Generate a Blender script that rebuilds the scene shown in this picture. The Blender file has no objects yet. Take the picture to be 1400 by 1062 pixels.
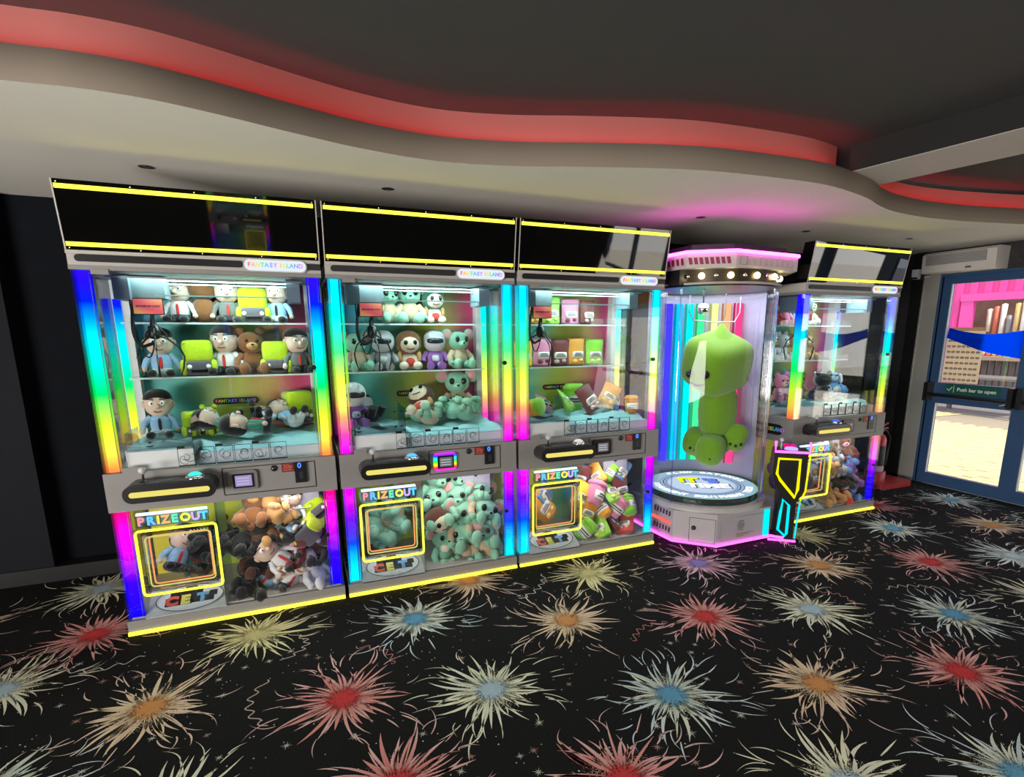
import bpy, math, random
from mathutils import Vector, Matrix, Euler
from math import sin, cos, pi, radians

sc = bpy.context.scene
COL = sc.collection
rnd = random.Random(7)

# ------------------------------------------------------------------ camera
CAM = Vector((0, 0, 1.6))
YAW, PITCH, ROLL = 0.397845, 0.201932, -0.0023
cyw, syw, cp, sp = cos(YAW), sin(YAW), cos(PITCH), sin(PITCH)
Fv = Vector((syw * cp, cyw * cp, -sp)); Rv = Vector((cyw, -syw, 0)); Uv = Rv.cross(Fv)
R2 = Rv * cos(ROLL) + Uv * sin(ROLL); U2 = Uv * cos(ROLL) - Rv * sin(ROLL)
cd = bpy.data.cameras.new('camera'); cam = bpy.data.objects.new('camera', cd); COL.objects.link(cam)
cam.matrix_world = Matrix(((R2.x, U2.x, -Fv.x, 0), (R2.y, U2.y, -Fv.y, 0), (R2.z, U2.z, -Fv.z, 1.6), (0, 0, 0, 1)))
cd.sensor_fit = 'HORIZONTAL'; cd.sensor_width = 36; cd.lens = 742.16 * 36 / 1400
cd.shift_x = -(728.6 - 700) / 1400; cd.shift_y = (608.5 - 531) / 1400
cd.clip_start = 0.05; cd.clip_end = 200
sc.camera = cam

# ------------------------------------------------------------------ world, sun, exposure
w = bpy.data.worlds.new('world'); sc.world = w; w.use_nodes = True
w.node_tree.nodes['Background'].inputs[0].default_value = (0.80, 0.86, 1.0, 1)
w.node_tree.nodes['Background'].inputs[1].default_value = 1.5
sd = bpy.data.lights.new('sun', 'SUN'); sd.energy = 4.5; sd.angle = radians(0.6); sd.color = (1, .93, .78)
so = bpy.data.objects.new('sun', sd); COL.objects.link(so)
so.rotation_euler = Vector((-0.15, -0.55, 0.82)).to_track_quat('Z', 'Y').to_euler()
sc.view_settings.view_transform = 'Standard'
sc.view_settings.look = 'None'
sc.view_settings.exposure = 0.35
sc.view_settings.gamma = 1.0
sc.view_settings.use_curve_mapping = False
sc.cycles.max_bounces = 10
sc.cycles.transparent_max_bounces = 40
sc.cycles.diffuse_bounces = 4
sc.cycles.glossy_bounces = 3
sc.cycles.transmission_bounces = 4
sc.cycles.caustics_reflective = False
sc.cycles.caustics_refractive = False
sc.cycles.use_denoising = True
sc.cycles.sample_clamp_indirect = 4.0


def area(name, loc, aim, sx, sy, power, color=(1, 1, 1), spread=None):
    l = bpy.data.lights.new(name, 'AREA'); l.shape = 'RECTANGLE'; l.size = sx; l.size_y = sy
    l.energy = power; l.color = color
    if spread: l.spread = spread
    o = bpy.data.objects.new(name, l); COL.objects.link(o); o.location = loc
    o.rotation_euler = (Vector(aim) - Vector(loc)).to_track_quat('-Z', 'Y').to_euler()
    return o


# added fill lights for the unseen hall and street, portals at the glazing
area('hall_left_fill', (-4.7, -1.4, 0.8), (0.0, -0.7, 3.0), 4.6, 1.4, 600, (1.0, .94, .88))  # added fill from the left for soffit and ceiling, no machines stand there
area('street_fill', (7.4, -2.0, 0.9), (2.0, 1.2, 2.9), 5.0, 2.2, 90, (1.0, .90, .76))  # added fill outside the glazing, standing in for sky light
for pn, py, pw_ in (('door_portal', 2.06, 3.34), ('glazing_portal', -1.95, 4.2)):
    o_ = area(pn, (6.32, py, 1.1), (0, py, 1.1), pw_, 2.1, 1); o_.data.cycles.is_portal = True
area('hall_ceiling_fill', (0.8, -1.6, 2.66), (0.8, -1.5, 0), 3.0, 1.4, 45, (1.0, .95, .9))  # added downward fill over the carpet, without lamp fittings

# ------------------------------------------------------------------ materials
MATS = {}


def newmat(name):
    m = bpy.data.materials.new(name); m.use_nodes = True
    nt = m.node_tree
    for n in list(nt.nodes): nt.nodes.remove(n)
    out = nt.nodes.new('ShaderNodeOutputMaterial')
    return m, nt, out


def mat(name, color, rough=.5, metal=0., spec=.5, var=.08, scale=30, bump=0., bscale=200, sheen=0., coat=0.):
    if name in MATS: return MATS[name]
    m, nt, out = newmat(name)
    b = nt.nodes.new('ShaderNodeBsdfPrincipled')
    b.inputs['Roughness'].default_value = rough; b.inputs['Metallic'].default_value = metal
    b.inputs['Specular IOR Level'].default_value = spec
    b.inputs['Sheen Weight'].default_value = sheen; b.inputs['Coat Weight'].default_value = coat
    tc = nt.nodes.new('ShaderNodeTexCoord')
    nz = nt.nodes.new('ShaderNodeTexNoise'); nz.inputs['Scale'].default_value = scale; nz.inputs['Detail'].default_value = 4
    nt.links.new(tc.outputs['Object'], nz.inputs['Vector'])
    rp = nt.nodes.new('ShaderNodeMix'); rp.data_type = 'RGBA'
    c = color
    rp.inputs[6].default_value = (c[0] * (1 - var), c[1] * (1 - var), c[2] * (1 - var), 1)
    rp.inputs[7].default_value = (min(1, c[0] * (1 + var)), min(1, c[1] * (1 + var)), min(1, c[2] * (1 + var)), 1)
    nt.links.new(nz.outputs['Fac'], rp.inputs[0]); nt.links.new(rp.outputs[2], b.inputs['Base Color'])
    if bump:
        n2 = nt.nodes.new('ShaderNodeTexNoise'); n2.inputs['Scale'].default_value = bscale; n2.inputs['Detail'].default_value = 3
        nt.links.new(tc.outputs['Object'], n2.inputs['Vector'])
        bp = nt.nodes.new('ShaderNodeBump'); bp.inputs['Strength'].default_value = bump; bp.inputs['Distance'].default_value = .004
        nt.links.new(n2.outputs['Fac'], bp.inputs['Height']); nt.links.new(bp.outputs[0], b.inputs['Normal'])
    nt.links.new(b.outputs[0], out.inputs[0])
    MATS[name] = m
    return m


def plush(name, color):
    return mat('plush_' + name, color, .95, spec=.1, var=.14, scale=60, bump=.6, bscale=380, sheen=.4)


def emis(name, color, strength):
    if name in MATS: return MATS[name]
    m, nt, out = newmat(name)
    e = nt.nodes.new('ShaderNodeEmission'); e.inputs[0].default_value = (*color, 1); e.inputs[1].default_value = strength
    nt.links.new(e.outputs[0], out.inputs[0]); MATS[name] = m
    return m


def glassmat(name, tint=(1, 1, 1), boost=1.0, ior=1.45, rough=0.0):
    if name in MATS: return MATS[name]
    m, nt, out = newmat(name)
    t = nt.nodes.new('ShaderNodeBsdfTransparent'); t.inputs[0].default_value = (*tint, 1)
    g = nt.nodes.new('ShaderNodeBsdfGlossy'); g.inputs['Roughness'].default_value = rough
    f = nt.nodes.new('ShaderNodeFresnel'); f.inputs[0].default_value = ior
    ge = nt.nodes.new('ShaderNodeNewGeometry'); mr_ = nt.nodes.new('ShaderNodeMapRange')
    mr_.inputs[3].default_value = ior; mr_.inputs[4].default_value = 1 / ior
    nt.links.new(ge.outputs['Backfacing'], mr_.inputs[0]); nt.links.new(mr_.outputs[0], f.inputs[0])
    mu = nt.nodes.new('ShaderNodeMath'); mu.operation = 'MULTIPLY'; mu.inputs[1].default_value = boost; mu.use_clamp = True
    mx = nt.nodes.new('ShaderNodeMixShader')
    nt.links.new(f.outputs[0], mu.inputs[0]); nt.links.new(mu.outputs[0], mx.inputs[0])
    nt.links.new(t.outputs[0], mx.inputs[1]); nt.links.new(g.outputs[0], mx.inputs[2]); nt.links.new(mx.outputs[0], out.inputs[0])
    MATS[name] = m
    return m


LEDR = {'a': [(.08, (0, 0, 1)), (.30, (.03, 0, 1)), (.42, (.40, 0, 1)), (.52, (.85, 0, 1)), (.64, (1, 0, .35)), (.70, (1, 0, .12)), (.92, (1, .20, .04)), (1.02, (1, .70, .05)), (1.15, (.6, 1, .02)), (1.30, (0, 1, .1)),
              (1.46, (0, 1, .55)), (1.58, (0, .75, 1)), (1.68, (0, .25, 1)), (1.76, (0, .01, 1)), (1.9, (.02, 0, 1))],
        'b': [(.10, (0, .80, 1)), (.22, (0, .45, 1)), (.34, (0, .04, 1)), (.50, (.12, 0, 1)), (.60, (.5, 0, 1)), (.70, (.8, 0, 1)), (.92, (1, 0, .75)), (1.02, (1, .04, .32)), (1.12, (1, .28, .1)), (1.2, (1, .8, .1)),
              (1.35, (.6, 1, .05)), (1.5, (.05, 1, .2)), (1.7, (0, 1, .7)), (1.8, (0, .75, 1)), (1.9, (0, .55, 1))]}


def hue_led(name, h0, k, strength, sat=.97):
    """RGB LED strip: the colour runs with height (local z); k None = one of the measured programmes"""
    m, nt, out = newmat(name)
    tc = nt.nodes.new('ShaderNodeTexCoord'); sx = nt.nodes.new('ShaderNodeSeparateXYZ')
    nt.links.new(tc.outputs['Object'], sx.inputs[0])
    e = nt.nodes.new('ShaderNodeEmission'); e.inputs[1].default_value = strength
    if k is None:
        a = nt.nodes.new('ShaderNodeMath'); a.operation = 'DIVIDE'; a.inputs[1].default_value = 2.0
        nt.links.new(sx.outputs[2], a.inputs[0])
        r = nt.nodes.new('ShaderNodeValToRGB'); els = r.color_ramp.elements; st = LEDR[h0]
        while len(els) < len(st): els.new(.5)
        for el, (p, c) in zip(els, st): el.position = p / 2; el.color = (*c, 1)
        nt.links.new(a.outputs[0], r.inputs[0]); nt.links.new(r.outputs[0], e.inputs[0])
    else:
        a = nt.nodes.new('ShaderNodeMath'); a.operation = 'MULTIPLY_ADD'; a.inputs[1].default_value = k; a.inputs[2].default_value = h0
        nt.links.new(sx.outputs[2], a.inputs[0])
        f = nt.nodes.new('ShaderNodeMath'); f.operation = 'FLOORED_MODULO'; f.inputs[1].default_value = 1.0
        nt.links.new(a.outputs[0], f.inputs[0])
        h = nt.nodes.new('ShaderNodeCombineColor'); h.mode = 'HSV'; h.inputs[1].default_value = sat; h.inputs[2].default_value = 1
        nt.links.new(f.outputs[0], h.inputs[0]); nt.links.new(h.outputs[0], e.inputs[0])
    nt.links.new(e.outputs[0], out.inputs[0])
    return m


def ramp_print(name, stops, axis_expr, emit=0.0, rough=.35):
    """printed vinyl with a colour gradient. axis_expr: (kx, kz, offset)"""
    m, nt, out = newmat(name)
    tc = nt.nodes.new('ShaderNodeTexCoord'); sx = nt.nodes.new('ShaderNodeSeparateXYZ')
    nt.links.new(tc.outputs['Object'], sx.inputs[0])
    a = nt.nodes.new('ShaderNodeMath'); a.operation = 'MULTIPLY_ADD'; a.inputs[1].default_value = axis_expr[0]; a.inputs[2].default_value = axis_expr[2]
    nt.links.new(sx.outputs[0], a.inputs[0])
    b = nt.nodes.new('ShaderNodeMath'); b.operation = 'MULTIPLY_ADD'; b.inputs[1].default_value = axis_expr[1]
    nt.links.new(sx.outputs[2], b.inputs[0]); nt.links.new(a.outputs[0], b.inputs[2])
    nz = nt.nodes.new('ShaderNodeTexNoise'); nz.inputs['Scale'].default_value = 3.0
    nt.links.new(tc.outputs['Object'], nz.inputs['Vector'])
    c = nt.nodes.new('ShaderNodeMath'); c.operation = 'MULTIPLY_ADD'; c.inputs[1].default_value = .25
    nt.links.new(nz.outputs['Fac'], c.inputs[0]); nt.links.new(b.outputs[0], c.inputs[2])
    r = nt.nodes.new('ShaderNodeValToRGB'); r.color_ramp.interpolation = 'EASE'
    els = r.color_ramp.elements
    while len(els) < len(stops): els.new(.5)
    for el, (p, col) in zip(els, stops): el.position = p; el.color = (*col, 1)
    nt.links.new(c.outputs[0], r.inputs[0])
    pb = nt.nodes.new('ShaderNodeBsdfPrincipled'); pb.inputs['Roughness'].default_value = rough
    nt.links.new(r.outputs[0], pb.inputs['Base Color'])
    if emit:
        nt.links.new(r.outputs[0], pb.inputs['Emission Color']); pb.inputs['Emission Strength'].default_value = emit
    nt.links.new(pb.outputs[0], out.inputs[0])
    MATS[name] = m
    return m


def backlit(name, color, tr=.7):
    m, nt, out = newmat(name)
    d = nt.nodes.new('ShaderNodeBsdfDiffuse'); t = nt.nodes.new('ShaderNodeBsdfTranslucent'); mx = nt.nodes.new('ShaderNodeMixShader'); mx.inputs[0].default_value = tr
    for q_ in (d, t): q_.inputs[0].default_value = (*color, 1)
    nt.links.new(d.outputs[0], mx.inputs[1]); nt.links.new(t.outputs[0], mx.inputs[2]); nt.links.new(mx.outputs[0], out.inputs[0]); MATS[name] = m
    return m


def attr_print(name, rough=.9, speck=True):
    m, nt, out = newmat(name)
    at = nt.nodes.new('ShaderNodeAttribute'); at.attribute_name = 'Col'
    b = nt.nodes.new('ShaderNodeBsdfPrincipled'); b.inputs['Roughness'].default_value = rough; b.inputs['Specular IOR Level'].default_value = .15
    tc = nt.nodes.new('ShaderNodeTexCoord'); nz = nt.nodes.new('ShaderNodeTexNoise'); nz.inputs['Scale'].default_value = 170; nz.inputs['Detail'].default_value = 2
    nt.links.new(tc.outputs['Object'], nz.inputs['Vector'])
    nt.links.new(at.outputs['Color'], b.inputs['Base Color'])
    m1 = nt.nodes.new('ShaderNodeMapRange'); m1.inputs[1].default_value = .32; m1.inputs[2].default_value = .68
    nt.links.new(nz.outputs['Fac'], m1.inputs[0])
    su = nt.nodes.new('ShaderNodeMath'); su.operation = 'LESS_THAN'
    nt.links.new(m1.outputs[0], su.inputs[0]); nt.links.new(at.outputs['Alpha'], su.inputs[1])
    t = nt.nodes.new('ShaderNodeBsdfTransparent'); mx = nt.nodes.new('ShaderNodeMixShader')
    nt.links.new(su.outputs[0], mx.inputs[0]); nt.links.new(t.outputs[0], mx.inputs[1]); nt.links.new(b.outputs[0], mx.inputs[2])
    nt.links.new(mx.outputs[0], out.inputs[0]); MATS[name] = m
    return m


# ------------------------------------------------------------------ mesh builder
class MB:
    def __init__(s): s.v = []; s.f = []; s.m = []; s.s = []; s.c = []

    def add(s, vs, fs, mi=0, smooth=False, col=None):
        o = len(s.v); s.v += [tuple(p) for p in vs]
        for f in fs: s.f.append([i + o for i in f]); s.m.append(mi); s.s.append(smooth)
        if col is not None: s.c += col
        return s

    def box(s, x0, x1, y0, y1, z0, z1, mi=0):
        vs = [(x, y, z) for x in (x0, x1) for y in (y0, y1) for z in (z0, z1)]
        return s.add(vs, [(0, 1, 3, 2), (4, 6, 7, 5), (0, 4, 5, 1), (2, 3, 7, 6), (0, 2, 6, 4), (1, 5, 7, 3)], mi)

    def quad(s, a, b, c, d, mi=0): return s.add([a, b, c, d], [(0, 1, 2, 3)], mi)

    def extr(s, pts, off, mi=0):
        """closed polygon pts (3d) extruded by off"""
        n = len(pts); off = Vector(off)
        vs = [Vector(p) for p in pts] + [Vector(p) + off for p in pts]
        fs = [tuple(range(n))[::-1], tuple(range(n, 2 * n))] + [(i, (i + 1) % n, n + (i + 1) % n, n + i) for i in range(n)]
        return s.add(vs, fs, mi)

    def rrect(s, x0, x1, z0, z1, y0, y1, r, n=5, mi=0):
        pts = []
        for cx, cz, a0 in ((x1 - r, z1 - r, 0), (x0 + r, z1 - r, 90), (x0 + r, z0 + r, 180), (x1 - r, z0 + r, 270)):
            for k in range(n + 1):
                a = radians(a0 + 90 * k / n); pts.append((cx + r * cos(a), y0, cz + r * sin(a)))
        return s.extr(pts, (0, y1 - y0, 0), mi)

    def tube(s, path, r, n=8, mi=0, closed=False, smooth=True, caps=True):
        P = [Vector(p) for p in path]; N = len(P); rings = []
        rr = r if isinstance(r, (list, tuple)) else [r] * N
        up = Vector((0, 0, 1))
        for i, p in enumerate(P):
            if closed: t = (P[(i + 1) % N] - P[i - 1])
            else: t = P[min(i + 1, N - 1)] - P[max(i - 1, 0)]
            if t.length < 1e-9: t = Vector((0, 0, 1))
            t.normalize()
            u = up if abs(t.dot(up)) < .95 else Vector((0, 1, 0))
            a = t.cross(u).normalized(); b = t.cross(a).normalized()
            rings.append([p + (a * cos(2 * pi * k / n) + b * sin(2 * pi * k / n)) * rr[i] for k in range(n)])
        vs = [q for ring in rings for q in ring]; fs = []
        for i in range(N if closed else N - 1):
            j = (i + 1) % N
            for k in range(n): fs.append((i * n + k, i * n + (k + 1) % n, j * n + (k + 1) % n, j * n + k))
        s.add(vs, fs, mi, smooth)
        if caps and not closed:
            s.add(rings[0], [tuple(range(n))], mi); s.add(rings[-1], [tuple(range(n))[::-1]], mi)
        return s

    def lathe(s, prof, c=(0, 0, 0), n=24, mi=0, smooth=True, a0=0, a1=2 * pi):
        full = abs(a1 - a0 - 2 * pi) < 1e-6; m = n if full else n + 1
        vs = []
        for r, z in prof:
            for k in range(m):
                a = a0 + (a1 - a0) * k / n; vs.append((c[0] + r * cos(a), c[1] + r * sin(a), c[2] + z))
        fs = []
        for i in range(len(prof) - 1):
            for k in range(n):
                k2 = (k + 1) % m
                fs.append((i * m + k, i * m + k2, (i + 1) * m + k2, (i + 1) * m + k))
        return s.add(vs, fs, mi, smooth)

    def ell(s, c, r, p=1.0, nu=14, nv=9, mi=0, rot=None, lo=-90, hi=90):
        """superellipsoid; p<1 boxy. lo/hi latitude limits."""
        def pw(x): return math.copysign(abs(x) ** p, x)
        M = Euler(rot).to_matrix() if rot else None
        vs = []; c = Vector(c)
        for i in range(nv + 1):
            la = radians(lo + (hi - lo) * i / nv)
            for k in range(nu):
                lo_ = 2 * pi * k / nu
                q = Vector((r[0] * pw(cos(la)) * pw(cos(lo_)), r[1] * pw(cos(la)) * pw(sin(lo_)), r[2] * pw(sin(la))))
                if M: q = M @ q
                vs.append(q + c)
        fs = []
        for i in range(nv):
            for k in range(nu):
                fs.append((i * nu + k, i * nu + (k + 1) % nu, (i + 1) * nu + (k + 1) % nu, (i + 1) * nu + k))
        return s.add(vs, fs, mi, True)

    def mesh(s, name, mats):
        me = bpy.data.meshes.new(name); me.from_pydata(s.v, [], s.f)
        for m in (mats if isinstance(mats, (list, tuple)) else [mats]): me.materials.append(m)
        me.polygons.foreach_set('material_index', s.m); me.polygons.foreach_set('use_smooth', s.s)
        if s.c:
            ca = me.color_attributes.new('Col', 'FLOAT_COLOR', 'POINT')
            ca.data.foreach_set('color', [x for c in s.c for x in c])
        me.validate(); me.update()
        return me

    def build(s, name, mats, parent=None): return link(name, s.mesh(name, mats), parent)


def link(name, me, parent=None, loc=None, rot=None):
    o = bpy.data.objects.new(name, me); COL.objects.link(o)
    if parent: o.parent = parent
    if loc: o.location = loc
    if rot: o.rotation_euler = rot
    return o


def B(x0, x1, y0, y1, z0, z1): return MB().box(x0, x1, y0, y1, z0, z1)


def tag(o, label=None, cat=None, group=None, kind=None):
    if label: o['label'] = label
    if cat: o['category'] = cat
    if group: o['group'] = group
    if kind: o['kind'] = kind
    return o


def thing(name, label, cat, loc=(0, 0, 0), rot=(0, 0, 0), group=None, scale=1):
    o = bpy.data.objects.new(name, None); COL.objects.link(o); o.location = loc; o.rotation_euler = rot
    o.empty_display_size = .1; o.scale = (scale,) * 3
    return tag(o, label, cat, group)


TXT = {}


def text_mesh(s, size=1.0, ext=.01, off=0.0, m=None, align='CENTER'):
    key = (s, round(size, 4), ext, off, m.name if m else '', align)
    if key in TXT: return TXT[key]
    cu = bpy.data.curves.new('lettering', 'FONT'); cu.body = s; cu.size = size; cu.extrude = ext; cu.offset = off
    cu.align_x = align; cu.align_y = 'CENTER'; cu.resolution_u = 3
    ob = bpy.data.objects.new('lettering', cu); COL.objects.link(ob)
    dg = bpy.context.evaluated_depsgraph_get()
    me = bpy.data.meshes.new_from_object(ob.evaluated_get(dg))
    me.name = 'lettering'
    COL.objects.unlink(ob); bpy.data.objects.remove(ob)
    me.materials.clear()
    if m: me.materials.append(m)
    TXT[key] = me
    return me


FRONT = (pi / 2, 0, 0)      # text standing, facing -y

M_grey = mat('grey_powder_coat', (.23, .22, .21), .5, var=.05, scale=8)
M_greyL = mat('light_grey_trim', (.42, .40, .38), .45, var=.04)
M_black = mat('black_plastic', (.012, .012, .013), .3, var=.2)
M_blackgloss = mat('black_gloss_panel', (.003, .003, .003), .025, spec=.8, var=.1)
M_white = mat('white_plastic', (.75, .76, .78), .4, var=.03)
M_whiteacr = mat('milky_board', (.62, .68, .76), .4, var=.05)
M_chrome = mat('chrome', (.8, .8, .8), .15, metal=1, var=.03)
M_steel = mat('brushed_steel', (.5, .5, .5), .35, metal=1, var=.08)
M_glass = glassmat('clear_glass', (.985, .995, .99), 1.0)
M_acr = glassmat('clear_acrylic', (.95, .98, 1.0), 1.8, rough=.02)
M_yel = emis('yellow_neon', (1.0, .92, .06), 1.7)
M_yelL = emis('yellow_light_bar', (1.0, .86, .20), .7)
M_pinkneon = emis('pink_neon', (1.0, .06, .75), 4.5)
M_cyan = emis('cyan_neon', (.0, .75, .85), 1.1)
M_yneon2 = emis('deep_yellow_neon', (1.0, .85, .0), 1.2)
M_orange = emis('orange_neon', (1.0, .30, .10), 1.2)
M_led = emis('cool_white_led', (.75, 1.0, .98), 6.0)
M_badge = emis('badge_light', (.85, .93, 1.0), .75)
M_bulb = emis('warm_bulb', (1.0, .80, .35), 9.0)

# ------------------------------------------------------------------ structure
D = 3.31
ZC = 2.43       # soffit
ZF = 2.543      # top of soffit fascia
ZU = 2.70       # upper ceiling
YB = 4.45       # back wall
XR = 6.15       # door wall
XL, YN = -5.0, -8.0


def struct(name, mb, m, parent=None):
    o = mb.build(name, m, parent)
    if parent is None: o['kind'] = 'structure'
    return o


# carpet
mc, nt, out = newmat('carpet_black')
b = nt.nodes.new('ShaderNodeBsdfPrincipled'); b.inputs['Roughness'].default_value = .95; b.inputs['Specular IOR Level'].default_value = .1
tc = nt.nodes.new('ShaderNodeTexCoord'); nz = nt.nodes.new('ShaderNodeTexNoise'); nz.inputs['Scale'].default_value = 220; nz.inputs['Detail'].default_value = 5
nt.links.new(tc.outputs['Object'], nz.inputs['Vector'])
r = nt.nodes.new('ShaderNodeValToRGB'); r.color_ramp.elements[0].position = .35; r.color_ramp.elements[0].color = (.004, .004, .004, 1)
r.color_ramp.elements[1].position = .75; r.color_ramp.elements[1].color = (.026, .025, .023, 1)
nt.links.new(nz.outputs['Fac'], r.inputs[0]); nt.links.new(r.outputs[0], b.inputs['Base Color'])
bp = nt.nodes.new('ShaderNodeBump'); bp.inputs['Strength'].default_value = .5; bp.inputs['Distance'].default_value = .004
nt.links.new(nz.outputs['Fac'], bp.inputs['Height']); nt.links.new(bp.outputs[0], b.inputs['Normal'])
nt.links.new(b.outputs[0], out.inputs[0])
floor = struct('floor', B(XL, XR, YN, YB, -.1, 0), mc)

M_wall = mat('dark_wall_paint', (.004, .005, .008), .8, spec=.1, var=.3, scale=6, bump=.2, bscale=60)
M_wallpaper = mat('black_textured_wallpaper', (.022, .020, .022), .55, var=.6, scale=26, bump=.8, bscale=40)
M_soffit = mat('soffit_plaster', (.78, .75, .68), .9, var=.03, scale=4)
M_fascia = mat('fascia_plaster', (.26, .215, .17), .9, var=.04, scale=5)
M_dark = mat('dark_ceiling_paint', (.046, .048, .046), .9, var=.06, scale=5)
struct('wall_back', B(XL, XR, YB, YB + .1, -.1, 2.9), M_wall)
struct('wall_left', B(XL - .1, XL, YN, YB, -.1, 2.9), M_wall)
struct('wall_near', B(XL, XR, YN - .1, YN, -.1, 2.9), M_wall)
pil = struct('wall_pilaster', B(-2.55, -1.62, YB - .12, YB, 0, ZC), mat('navy_wall_panel', (.006, .007, .011), .7, spec=.15, var=.35, scale=12, bump=.3, bscale=90))
struct('baseboard_back', B(XL, XR, YB - .135, YB, 0, .10), M_black)
# door wall: solid beside and above the doors
DY1 = 3.723; LEAF = .83
DYN = DY1 - 4 * LEAF
mr = MB(); mr.box(XR, XR + .14, DY1, YB, -.1, 2.9); mr.box(XR, XR + .14, DYN - .2, DYN, -.1, 2.9); mr.box(XR, XR + .14, YN, -4.1, -.1, 2.9); mr.box(XR, XR + .14, -4.1, DYN - .2, 2.17, 2.9); mr.box(XR, XR + .14, DYN, DY1, 2.17, 2.9)
struct('wall_right', mr, M_wallpaper)
struct('trim_1', B(XR - .03, XR, 3.90, 4.02, 0, ZC), M_black)
struct('trim_2', B(XR - .012, XR, DY1 + .02, 3.90, 0, ZC - .24), mat('grey_satin_panel', (.60, .58, .53), .35, metal=.5, var=.2, scale=3))

# ceiling: soffit with a wavy edge, fascia, cove trough and upper dark ceiling
C1 = [(-5, 2.62), (-4.4, 2.85), (-3.9, 2.93), (-3.3, 2.86), (-2.6, 2.70), (-2.0, 2.60), (-1.4, 2.57), (-0.849, 2.534), (-0.644, 2.512), (-0.439, 2.525), (-0.219, 2.59),
      (0.039, 2.69), (0.346, 2.79), (0.697, 2.835), (1.054, 2.77), (1.402, 2.643), (1.756, 2.525), (2.033, 2.457), (2.369, 2.425), (2.741, 2.415), (2.993, 2.449),
      (3.352, 2.548), (3.6, 2.65), (3.864, 2.733), (4.219, 2.779), (4.5, 2.775), (4.784, 2.748), (5.274, 2.655), (5.7, 2.55), (6.15, 2.50)]


def spline(pts, k=5):
    out = []
    for i in range(len(pts) - 1):
        p0 = pts[max(i - 1, 0)]; p1 = pts[i]; p2 = pts[i + 1]; p3 = pts[min(i + 2, len(pts) - 1)]
        for j in range(k):
            t = j / k
            out.append(tuple(.5 * (2 * p1[a] + (-p0[a] + p2[a]) * t + (2 * p0[a] - 5 * p1[a] + 4 * p2[a] - p3[a]) * t * t + (-p0[a] + 3 * p1[a] - 3 * p2[a] + p3[a]) * t ** 3) for a in range(2)))
    out.append(pts[-1])
    return out


CS = spline(C1, 4)
n = len(CS)
mb = MB()
vs = [(x, y, ZC) for x, y in CS] + [(x, YB, ZC) for x, y in CS]
mb.add(vs, [(i, i + 1, n + i + 1, n + i) for i in range(n - 1)])
soff = struct('ceiling', mb, M_soffit)
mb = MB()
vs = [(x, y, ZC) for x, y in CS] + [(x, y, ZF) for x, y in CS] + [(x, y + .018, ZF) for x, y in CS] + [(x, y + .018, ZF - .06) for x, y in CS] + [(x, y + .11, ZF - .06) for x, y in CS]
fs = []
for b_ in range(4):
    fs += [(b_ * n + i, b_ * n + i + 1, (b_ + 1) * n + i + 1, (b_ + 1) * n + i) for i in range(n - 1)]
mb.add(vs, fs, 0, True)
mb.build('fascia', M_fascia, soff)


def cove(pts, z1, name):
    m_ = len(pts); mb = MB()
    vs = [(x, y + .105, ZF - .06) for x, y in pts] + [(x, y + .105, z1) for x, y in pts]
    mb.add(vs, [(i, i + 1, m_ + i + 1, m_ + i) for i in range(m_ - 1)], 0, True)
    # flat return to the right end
    return mb.build(name, mat('cove_red_glow_plaster', (.36, .13, .115), .9, var=.03, scale=4), soff)  # pale plaster with the strip's red glow painted into its colour


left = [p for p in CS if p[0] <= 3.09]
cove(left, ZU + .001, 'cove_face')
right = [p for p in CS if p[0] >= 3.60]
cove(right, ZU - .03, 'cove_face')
e = left[-1]
MB().quad((e[0], e[1] + .105, ZF - .06), (e[0], e[1] + .7, ZF - .06), (e[0], e[1] + .7, ZU), (e[0], e[1] + .105, ZU)).build('cove_return', M_dark, soff)
MB().quad((e[0], e[1] + .7, ZF - .06), (3.7, e[1] + .7, ZF - .06), (3.7, e[1] + .7, ZU), (e[0], e[1] + .7, ZU)).build('cove_return', M_dark, soff)
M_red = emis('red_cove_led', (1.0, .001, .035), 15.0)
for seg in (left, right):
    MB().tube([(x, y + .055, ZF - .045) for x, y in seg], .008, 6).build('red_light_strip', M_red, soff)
# upper ceiling (dark)
struct('ceiling_upper', B(XL, XR, YN, 3.5, ZU, ZU + .1), M_dark)
# beam crossing towards the room
mb = MB()
bl = [(3.36, 3.1), (3.16, 2.40), (3.62, 1.70 - 5.2 + 3.2)]
Lx = lambda y: 3.136 + (2.489 - y) * .129
Rx = lambda y: 3.567 + (2.658 - y) * .165
pts = [(Lx(2.52), 2.52, 2.55), (Lx(-4.4), -4.4, 2.55), (Rx(-4.4), -4.4, 2.55), (Rx(2.70), 2.70, 2.55)]
mb.extr(pts, (0, 0, ZU - 2.55))
beam = mb.build('ceiling_beam', mat('beam_plaster', (.50, .47, .42), .85, var=.05, scale=4)); beam['kind'] = 'structure'
# shade on the beam's unlit left side, painted as a black skin
MB().extr([(Lx(2.52) - .004, 2.52, 2.553), (Lx(-4.4) - .004, -4.4, 2.553), (Lx(-4.4) + .004, -4.4, 2.553), (Lx(2.52) + .004, 2.52, 2.553)], (0, 0, ZU - 2.553)).build('side_shade_skin', mat('beam_side_shade', (.012, .012, .012), .9), beam)

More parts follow.
